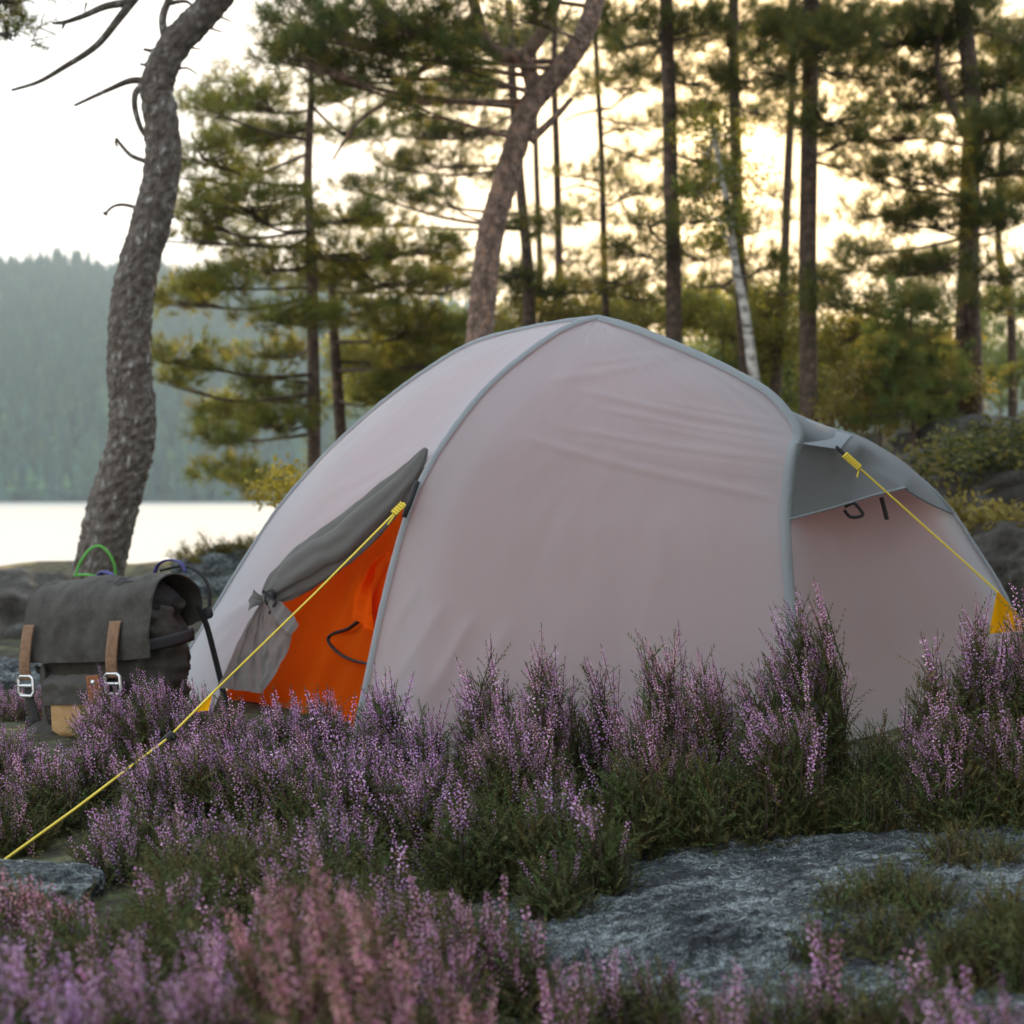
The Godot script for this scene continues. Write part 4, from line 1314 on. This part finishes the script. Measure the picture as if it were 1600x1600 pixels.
	sh = Shape.new()
	sh.sheet(pts, 14, 16)
	part("visor", sh.mesh(), M.sleeve, hood)
	sh = Shape.new()
	cord(sh, [at(1377, 777, 4.84), at(1382, 795, 4.84), at(1386, 812, 4.84)], 0.007, 6)
	part("vent_strap", sh.mesh(), M.black, tent)
	sh = Shape.new()
	var sq := []
	for q in [[1320, 792], [1334, 786], [1343, 795], [1348, 805], [1330, 808], [1319, 797]]:
		sq.append(at(q[0], q[1], 4.66))
	var sqp := smooth_path(sq, 4)
	sh.tube(sqp, even(sqp.size(), 0.005), 6)
	part("vent_prop", sh.mesh(), M.black, tent)

	# ---- pole sleeves along the four arches
	for w in [["front_left", 0.012], ["front_right", 0.019], ["back_right", 0.016], ["back_left", 0.008]]:
		part("pole_sleeve", sleeve(w[0], w[1], 0.004), M.sleeve, tent)
	# black guy-line tab on the front left arch
	sh = Shape.new()
	var tab := smooth_path([at(652, 752, 4.375), at(645, 772, 4.36), at(638, 790, 4.35), at(631, 808, 4.35)], 4)
	sh.tube(tab, even(tab.size(), 0.008), 6, true, 0.6)
	part("guy_line_tab", sh.mesh(), M.black, tent)
	sh = Shape.new()
	cord(sh, [at(1306, 698, 4.57), at(1313, 704, 4.565), at(1319, 710, 4.56)], 0.006)
	part("guy_line_tab", sh.mesh(), M.black, tent)

	# ---- the orange inner tent
	var inner := Node3D.new()
	inner.name = "inner_tent"
	tent.add_child(inner)
	for wl in [["front_left", "back_left"], ["front_left", "front_right"], ["front_right", "back_right"], ["back_left", "back_right"]]:
		pts = []
		for r in 60:
			for c in 60:
				var v := c / 59.0
				var s := r / 59.0
				var p := shrink(wall(wl[0], wl[1], s, v), lerpf(0.9, 0.86, v) if wl[1] == "back_left" else (lerpf(0.86, 0.9, v) if wl[0] == "back_left" else 0.9), 0.94)
				if wl[1] == "back_left":
					p += Vector3(0.8, 0, -0.5) * (0.12 * sin(PI * v) * (1.0 - s) + 0.012 * sin(v * 38.0 + 3.0 * s) * (1.0 - s) + 0.015 * wob.get_noise_2d(v * 7.0, s * 5.0))
				else:
					p += (Vector3(CENTRE.x, p.y, CENTRE.z) - p).normalized() * 0.06 * sin(PI * v)
				pts.append(p)
		sh = Shape.new()
		sh.sheet(pts, 60, 60)
		part("inner_wall", sh.mesh(), M.inner, inner)
	# zip edges of the inner door: black tape in a loop, and the flap it borders
	var zip := []
	for q in [[580, 957], [566, 966], [545, 982], [524, 989], [514, 997], [517, 1008], [530, 1021], [550, 1031], [578, 1038]]:
		zip.append(inner_hit(q[0], q[1]))
	var zp := smooth_path(zip, 5)
	sh = Shape.new()
	sh.tube(zp, even(zp.size(), 0.009), 6, true, 0.5)
	part("zip_tape", sh.mesh(), M.black, inner)
	sh = Shape.new()
	# the unzipped flap: a curled sheet of orange hanging inside the loop
	pts = []
	var top := smooth_path([inner_hit(620, 860), inner_hit(575, 905), inner_hit(560, 930), inner_hit(556, 955)], 6)
	for i in top.size():
		var t := float(i) / (top.size() - 1)
		for j in 20:
			var w := j / 19.0
			var p := top[i].lerp(inner_hit(590, lerpf(880, 985, t)), w)
			pts.append(p + Vector3(-0.5, 0, 0.8) * (0.02 + 0.03 * sin(PI * w) + 0.012 * sin(w * 12.0 + t * 4.0)))
	sh.sheet(pts, top.size(), 20)
	part("inner_door_flap", sh.mesh(), M.inner, inner)

	# ---- guy lines
	var line := thing("guy_line", "long yellow guy line running from the tent door across the heather to lower left", "guy line", at(-60, 1392, 2.98), "yellow guy lines")
	sh = Shape.new()
	var base := line.position
	var knot := at(632, 786, 4.34)
	var mid := at(333, 1082, 3.86)
	var grip := at(262, 1154, 3.68)
	cord(sh, [knot - base, knot.lerp(mid, 0.5) - base + Vector3(0, -0.004, 0), mid - base], 0.0029)
	cord(sh, [mid - base, grip - base], 0.0029)
	cord(sh, [grip - base, grip.lerp(base, 0.5) - base + Vector3(0, -0.004, 0), Vector3.ZERO], 0.0029)
	# knot and loose end near the tent
	for i in 5:
		var p := knot.lerp(mid, 0.012 * i + 0.01) - base
		cord(sh, [p + Vector3(-0.008, 0.006, 0.004), p + Vector3(0.008, -0.004, 0.006)], 0.004)
	cord(sh, [at(622, 796, 4.33) - base, at(612, 812, 4.32) - base, at(606, 820, 4.32) - base], 0.0029)
	part("cord", sh.mesh(), M.yellow_cord, line)
	sh = Shape.new()
	sh.tube(PackedVector3Array([grip - base + Vector3(-0.012, -0.012, 0), grip - base + Vector3(0.014, 0.012, 0)]), even(2, 0.011), 8, true, 0.7)
	part("tensioner", sh.mesh(), M.black, line)
	sh = Shape.new()
	pts = []
	for i in 6:
		for j in 6:
			var p := at(333, 1082, 3.86).lerp(at(306, 1112, 3.79).lerp(at(326, 1110, 3.8), j / 5.0), i / 5.0)
			pts.append(p - base + Vector3(0, 0, 0.004 * sin(j * 1.7)))
	sh.sheet(pts, 6, 6)
	part("cloth_triangle", sh.mesh(), M.yellow_cloth, line)
	var line2 := thing("guy_line", "short taut yellow guy line from the vent hood down to the right", "guy line", at(1640, 1010, 4.72), "yellow guy lines")
	base = line2.position
	sh = Shape.new()
	var k2 := at(1318, 709, 4.56)
	var m2 := at(1560, 926, 4.62)
	cord(sh, [k2 - base, k2.lerp(m2, 0.5) - base, m2 - base], 0.0029)
	for i in 8:
		var p := k2.lerp(m2, 0.012 * i + 0.01) - base
		cord(sh, [p + Vector3(-0.007, -0.007, 0.004), p + Vector3(0.007, 0.006, 0.006)], 0.0045)
	cord(sh, [k2.lerp(m2, 0.1) - base, k2.lerp(m2, 0.12) - base + Vector3(-0.016, -0.02, 0.004)], 0.0029)
	cord(sh, [at(1612, 985, 4.66) - base, Vector3.ZERO], 0.0029)
	part("cord", sh.mesh(), M.yellow_cord, line2)
	pts = []
	for i in 10:
		for j in 10:
			var p := at(1558, 922, 4.62).lerp(at(1545, 990, 4.58).lerp(at(1612, 985, 4.66), j / 9.0), i / 9.0)
			pts.append(p - base + Vector3(0, 0, 0.008 * sin(j * 0.9) * i / 9.0))
	sh = Shape.new()
	sh.sheet(pts, 10, 10)
	part("cloth_triangle", sh.mesh(), M.yellow_cloth, line2)

var inner_grid := []
func inner_hit(px: float, py: float) -> Vector3:
	if inner_grid.is_empty():
		for r in 90:
			for c in 60:
				var p := shrink(wall("front_left", "back_left", r / 89.0, c / 59.0), lerpf(0.9, 0.86, c / 59.0), 0.94)
				p += Vector3(0.8, 0, -0.5) * (0.12 * sin(PI * c / 59.0) * (1.0 - r / 89.0))
				inner_grid.append([p, where_seen(p)])
	var best := Vector3.ZERO
	var bd := 1e9
	for g in inner_grid:
		var d: float = (g[1] as Vector2).distance_squared_to(Vector2(px, py))
		if d < bd:
			bd = d
			best = g[0]
	# same sight line, a little in front of the cloth
	var depth: float = -(lens.affine_inverse() * best).z
	return at(px, py, depth - 0.035)

# ------------------------------------------------------------------ backpack
func build_backpack() -> void:
	var foot := at(188, 1172, 4.72)
	foot.y = gy(foot)
	var o := thing("backpack", "dark canvas backpack with brown leather straps standing left of the tent", "backpack", foot)
	o.rotation = Vector3(0.0, deg_to_rad(-24.0), deg_to_rad(4.0))
	var nz := noise(FastNoiseLite.TYPE_SIMPLEX_SMOOTH, 1.0, 3, 101)
	# body: a stuffed sack, rounded square in plan
	var pts := []
	for i in 36:
		var t := i / 35.0
		var y := 0.02 + 0.40 * t
		var hw := 0.205 * (0.93 + 0.12 * sin(PI * t)) * (1.0 - 0.25 * pow(maxf(t - 0.85, 0.0) / 0.15, 2.0)) * (1.0 - 0.3 * pow(maxf(0.08 - t, 0.0) / 0.08, 2.0))
		var hd := 0.125 * (0.95 + 0.12 * sin(PI * t)) * (1.0 - 0.35 * pow(maxf(t - 0.85, 0.0) / 0.15, 2.0))
		for j in 64:
			var a := TAU * j / 64
			var c := cos(a)
			var s := sin(a)
			var p := Vector3(signf(c) * pow(absf(c), 0.55) * hw, y, signf(s) * pow(absf(s), 0.55) * hd)
			p += Vector3(c, 0, s) * 0.032 * nz.get_noise_3dv(p * 9.0)
			p += Vector3(c, 0, s) * 0.012 * nz.get_noise_3dv(p * 26.0)
			pts.append(p)
	var sh := Shape.new()
	sh.sheet(pts, 36, 64, true)
	part("body", sh.mesh(), M.canvas, o)
	# stuffed roll-top showing at the end under the lid
	pts = []
	for i in 24:
		var t := -1.0 + 2.0 * i / 23.0
		var rr := pow(maxf(1.0 - pow(absf(t), 5.0), 0.0), 0.5)
		for j in 40:
			var a := TAU * j / 40
			var p := Vector3(t * 0.222, 0.375 + sin(a) * 0.075 * rr, cos(a) * 0.115 * rr)
			p += Vector3(0.0, sin(a), cos(a)) * 0.03 * nz.get_noise_3dv(p * 14.0) * rr + Vector3(0.012 * nz.get_noise_3dv(p * 25.0 + Vector3.ONE * 9.0), 0, 0)
			pts.append(p)
	sh = Shape.new()
	sh.sheet(pts, 24, 40, true)
	part("stuffed_top", sh.mesh(), M.canvas_dark, o)
	# lid: a thick flap from the back over the top and down the front
	var prof := smooth_path([Vector3(0, 0.33, -0.135), Vector3(0, 0.42, -0.13), Vector3(0, 0.462, -0.07), Vector3(0, 0.468, 0.01), Vector3(0, 0.44, 0.09), Vector3(0, 0.38, 0.138), Vector3(0, 0.3, 0.16), Vector3(0, 0.225, 0.168)], 6)
	var lid := Shape.new()
	for side in [0, 1]:
		pts = []
		for i in prof.size():
			for j in 40:
				var u := -1.0 + 2.0 * j / 39.0
				var t := float(i) / (prof.size() - 1)
				var half := 0.222 + 0.008 * t
				var p := Vector3(u * half, prof[i].y, prof[i].z)
				p.y += (-0.018 * u * u - 0.014 * (1.0 - u * u) * (0.6 + u)) * (1.0 - t) + 0.016 * (1.0 - u * u) * t * -0.3
				p.z += -0.02 * pow(absf(u), 4.0) * smoothstep(0.2, 0.8, t)
				var wv := 0.02 * nz.get_noise_3d(u * 2.2, t * 3.0, 5.0) + 0.007 * nz.get_noise_3d(u * 6.0, t * 8.0, 9.0)
				p += Vector3(0, 1.0 - t, t) * (wv - 0.006 * side)
				pts.append(p)
		lid.sheet(pts, prof.size(), 40)
	var lid_part := part("lid", lid.mesh(), M.canvas, o)
	for u in [-1.0, 1.0]:
		var rim := Shape.new()
		var e := PackedVector3Array()
		for i in prof.size():
			var t := float(i) / (prof.size() - 1)
			var p := Vector3(u * (0.222 + 0.008 * t), prof[i].y - 0.018 * (1.0 - t), prof[i].z - 0.02 * smoothstep(0.2, 0.8, t))
			var wv := 0.02 * nz.get_noise_3d(u * 2.2, t * 3.0, 5.0)
			e.append(p + Vector3(0, 1.0 - t, t) * (wv - 0.003))
		rim.tube(e, even(e.size(), 0.0035), 6)
		part("piping", rim.mesh(), M.canvas, lid_part)
	# two leather straps with metal buckles
	for sx in [-0.185, 0.13]:
		sh = Shape.new()
		var sp := smooth_path([Vector3(sx, 0.335, 0.158), Vector3(sx, 0.28, 0.175), Vector3(sx - 0.004, 0.22, 0.182), Vector3(sx - 0.006, 0.175, 0.176)], 5)
		sh.tube(sp, even(sp.size(), 0.021), 8, true, 0.14, Vector3.RIGHT)
		part("leather_strap", sh.mesh(), M.leather, o)
		var bk := Shape.new()
		var loop := []
		for q in [[-0.026, 0.178], [-0.028, 0.14], [-0.02, 0.128], [0.02, 0.128], [0.028, 0.14], [0.026, 0.178], [0.018, 0.186], [-0.018, 0.186], [-0.026, 0.178]]:
			loop.append(Vector3(sx - 0.006 + q[0], q[1], 0.178))
		cord(bk, loop, 0.0055)
		cord(bk, [Vector3(sx - 0.03, 0.158, 0.181), Vector3(sx + 0.018, 0.158, 0.181)], 0.005)
		part("buckle", bk.mesh(), M.metal, o)
		sh = Shape.new()
		var lw := smooth_path([Vector3(sx - 0.006, 0.16, 0.172), Vector3(sx - 0.002, 0.11, 0.165), Vector3(sx + 0.004, 0.05, 0.15)], 4)
		sh.tube(lw, even(lw.size(), 0.014), 6, true, 0.15, Vector3.RIGHT)
		part("webbing_strap", sh.mesh(), M.web, o)
	# front pocket: dark flap over a tan pouch, with a reddish leather tab and rivet
	var pocket := part("front_pocket", block(Vector3(0.2, 0.16, 0.06), 0.02), M.tan, o, Transform3D(Basis.IDENTITY, Vector3(-0.02, 0.085, 0.15)))
	pts = []
	for i in 16:
		for j in 24:
			var t := i / 15.0
			var u := -1.0 + 2.0 * j / 23.0
			pts.append(Vector3(-0.015 + u * 0.115, 0.185 - 0.085 * t + 0.004 * nz.get_noise_2d(u * 3, t * 3), 0.155 + 0.034 * sin(minf(t * 3.0, 1.0) * PI / 2) - 0.01 * u * u + 0.006 * nz.get_noise_2d(u * 2.0, t * 2.0 + 7.0)))
	sh = Shape.new()
	sh.sheet(pts, 16, 24)
	part("pocket_flap", sh.mesh(), M.canvas, o)
	var tabm := part("leather_tab", block(Vector3(0.05, 0.1, 0.008), 0.003), M.leather_red, o, Transform3D(Basis(Vector3(1, 0, 0), 0.05) * Basis(Vector3(0, 0, 1), 0.06), Vector3(0.075, 0.135, 0.197)))
	sh = Shape.new()
	var rp := []
	for i in 6:
		for j in 12:
			var th := i / 5.0 * PI / 2
			rp.append(Vector3(cos(TAU * j / 12) * 0.008 * sin(th), sin(TAU * j / 12) * 0.008 * sin(th), 0.004 + 0.005 * cos(th)))
	sh.sheet(rp, 6, 12, true)
	part("rivet", sh.mesh(), M.metal, tabm, Transform3D(Basis.IDENTITY, Vector3(0, 0.03, 0)))
	# side webbing band, back straps and buckle on the right
	sh = Shape.new()
	var band := smooth_path([Vector3(0.19, 0.255, 0.115), Vector3(0.222, 0.262, 0.06), Vector3(0.232, 0.27, -0.02), Vector3(0.222, 0.275, -0.09)], 5)
	sh.tube(band, even(band.size(), 0.019), 6, true, 0.14, Vector3.UP)
	part("side_band", sh.mesh(), M.web, o)
	sh = Shape.new()
	var ss := smooth_path([Vector3(0.12, 0.47, -0.08), Vector3(0.19, 0.478, -0.12), Vector3(0.235, 0.43, -0.15), Vector3(0.25, 0.36, -0.14), Vector3(0.245, 0.33, -0.12)], 5)
	sh.tube(ss, even(ss.size(), 0.016), 6, true, 0.25, Vector3(0.3, 0, 1))
	var sd := smooth_path([Vector3(0.235, 0.36, -0.1), Vector3(0.247, 0.3, -0.12), Vector3(0.25, 0.2, -0.15), Vector3(0.262, 0.08, -0.17), Vector3(0.27, 0.02, -0.18)], 5)
	sh.tube(sd, even(sd.size(), 0.011), 6, true, 0.3, Vector3(1, 0, 0))
	part("shoulder_strap", sh.mesh(), M.canvas_dark, o)
	part("strap_buckle", block(Vector3(0.03, 0.035, 0.02), 0.006), M.black, o, Transform3D(Basis(Vector3(0, 0, 1), 0.3), Vector3(0.262, 0.335, -0.11)))
	# blue webbing loops on top
	sh = Shape.new()
	var h1 := smooth_path([Vector3(0.09, 0.458, -0.09), Vector3(0.1, 0.488, -0.1), Vector3(0.135, 0.5, -0.1), Vector3(0.18, 0.492, -0.1), Vector3(0.2, 0.46, -0.1)], 5)
	sh.tube(h1, even(h1.size(), 0.011), 6, true, 0.3, Vector3(0, 0, 1))
	part("carry_loop", sh.mesh(), M.blue_web, o)
	sh = Shape.new()
	var h2 := smooth_path([Vector3(-0.15, 0.44, -0.1), Vector3(-0.125, 0.47, -0.105), Vector3(-0.1, 0.476, -0.1), Vector3(-0.07, 0.462, -0.1)], 5)
	sh.tube(h2, even(h2.size(), 0.014), 6, true, 0.4, Vector3(0, 0, 1))
	part("carry_loop", sh.mesh(), M.blue_web, o)
	# compression strap hanging at the left, with its black end buckle
	sh = Shape.new()
	var lw2 := smooth_path([Vector3(-0.2, 0.15, 0.16), Vector3(-0.212, 0.1, 0.15), Vector3(-0.205, 0.06, 0.14)], 5)
	sh.tube(lw2, even(lw2.size(), 0.012), 6, true, 0.2, Vector3.RIGHT)
	var lw3 := smooth_path([Vector3(-0.2, 0.2, 0.12), Vector3(-0.15, 0.2, 0.15), Vector3(-0.145, 0.13, 0.158), Vector3(-0.15, 0.06, 0.15), Vector3(-0.13, -0.01, 0.14)], 5)
	sh.tube(lw3, even(lw3.size(), 0.015), 6, true, 0.3, Vector3(1, 0, 0.5))
	part("compression_strap", sh.mesh(), M.canvas, o)
	part("strap_buckle", block(Vector3(0.038, 0.05, 0.022), 0.008), M.black, o, Transform3D(Basis(Vector3(0, 0, 1), -0.1), Vector3(-0.21, 0.042, 0.145)))
	# rolled lower pouch at the left foot
	pts = []
	for i in 20:
		var th := PI * i / 19.0
		for j in 32:
			var a := TAU * j / 32
			var p := Vector3(sin(th) * cos(a) * 0.085, cos(th) * 0.06, sin(th) * sin(a) * 0.07)
			pts.append(p * (1.0 + 0.15 * nz.get_noise_3dv(p * 16.0)))
	sh = Shape.new()
	sh.sheet(pts, 20, 32, true)
	part("side_pouch", sh.mesh(), M.canvas, o, Transform3D(Basis.IDENTITY, Vector3(-0.17, -0.005, 0.12)))

	# green cord looped round the crooked pine
	var gcord := thing("green_cord", "bright green cord looped round the crooked pine just above the backpack", "cord", at(150, 890, 6.85))
	sh = Shape.new()
	var g1 := smooth_path([at(118, 900, 6.82), at(125, 880, 6.8), at(140, 859, 6.79), at(155, 853, 6.79), at(168, 862, 6.79), at(178, 880, 6.8), at(181, 900, 6.82)], 4)
	var g2 := smooth_path([at(116, 899, 6.83), at(135, 898, 6.78), at(155, 902, 6.78), at(172, 908, 6.79), at(184, 914, 6.84)], 4)
	for path in [g1, g2]:
		for i in path.size():
			path[i] -= gcord.position
		sh.tube(path, even(path.size(), 0.0055), 6)
	part("cord", sh.mesh(), M.green_cord, gcord)

# ------------------------------------------------------------------ scene
func _ready() -> void:
	rng.seed = 20240917
	# camera
	var cam := Camera3D.new()
	cam.name = "camera"
	cam.position = Vector3(0, 0.72, 0)
	cam.rotation = Vector3(-atan(30.0 / F), 0, 0)
	cam.near = 0.05
	cam.far = 4000.0
	lens = Transform3D(Basis.from_euler(cam.rotation), cam.position)
	var shot := CameraAttributesPhysical.new()
	shot.frustum_focal_length = 50.0
	shot.frustum_focus_distance = 3.85
	shot.exposure_aperture = 3.3
	cam.attributes = shot
	cam.fov = rad_to_deg(2.0 * atan(800.0 / F))
	add_child(cam)
	cam.current = true
	# sky and exposure
	var env := Environment.new()
	env.background_mode = Environment.BG_SKY
	var sky := Sky.new()
	var air := ProceduralSkyMaterial.new()
	air.sky_top_color = Color(0.58, 0.65, 0.74).linear_to_srgb()
	air.sky_horizon_color = Color(1.0, 0.92, 0.78).linear_to_srgb()
	air.sky_curve = 0.18
	air.ground_bottom_color = Color(0.1, 0.1, 0.1)
	air.ground_horizon_color = Color(0.9, 0.82, 0.7)
	air.sun_angle_max = 60.0
	air.sun_curve = 0.23
	sky.sky_material = air
	env.sky = sky
	env.background_energy_multiplier = 1.0
	env.tonemap_mode = Environment.TONE_MAPPER_LINEAR
	env.tonemap_exposure = 2.5
	env.sdfgi_enabled = true
	env.ssao_enabled = true
	env.ssil_enabled = true
	# thin blue lake haze
	env.fog_enabled = true
	env.fog_density = 0.0005
	env.fog_light_color = Color(0.8, 0.91, 1.0)
	var world := WorldEnvironment.new()
	world.name = "world"
	world.environment = env
	add_child(world)
	# the low sun behind the trees on the right
	var sun := DirectionalLight3D.new()
	sun.name = "sun"
	var az := deg_to_rad(9.5)
	var el := deg_to_rad(12.0)
	sun.look_at_from_position(Vector3(sin(az) * cos(el), sin(el), -cos(az) * cos(el)), Vector3.ZERO)
	sun.light_energy = 1.6
	sun.light_color = Color(1.0, 0.84, 0.6)
	sun.light_angular_distance = 0.6
	sun.shadow_enabled = true
	add_child(sun)

	hills = noise(FastNoiseLite.TYPE_SIMPLEX_SMOOTH, 0.05, 3, 11)
	bark_noise = noise(FastNoiseLite.TYPE_SIMPLEX, 20.0, 3, 14)
	slab_noise = noise(FastNoiseLite.TYPE_SIMPLEX_SMOOTH, 1.0, 5, 77)
	rough = noise(FastNoiseLite.TYPE_SIMPLEX_SMOOTH, 0.03, 3, 12)
	var t0 := Time.get_ticks_msec()
	make_materials()
	print("materials ", Time.get_ticks_msec() - t0)
	build_ground()
	build_far_shore()
	print("ground ", Time.get_ticks_msec() - t0)
	build_rocks()
	build_tent()
	print("tent ", Time.get_ticks_msec() - t0)
	build_trees()
	build_undergrowth()
	build_wood_behind()
	print("trees ", Time.get_ticks_msec() - t0)
	build_backpack()
	build_heather()
	print("heather ", Time.get_ticks_msec() - t0)
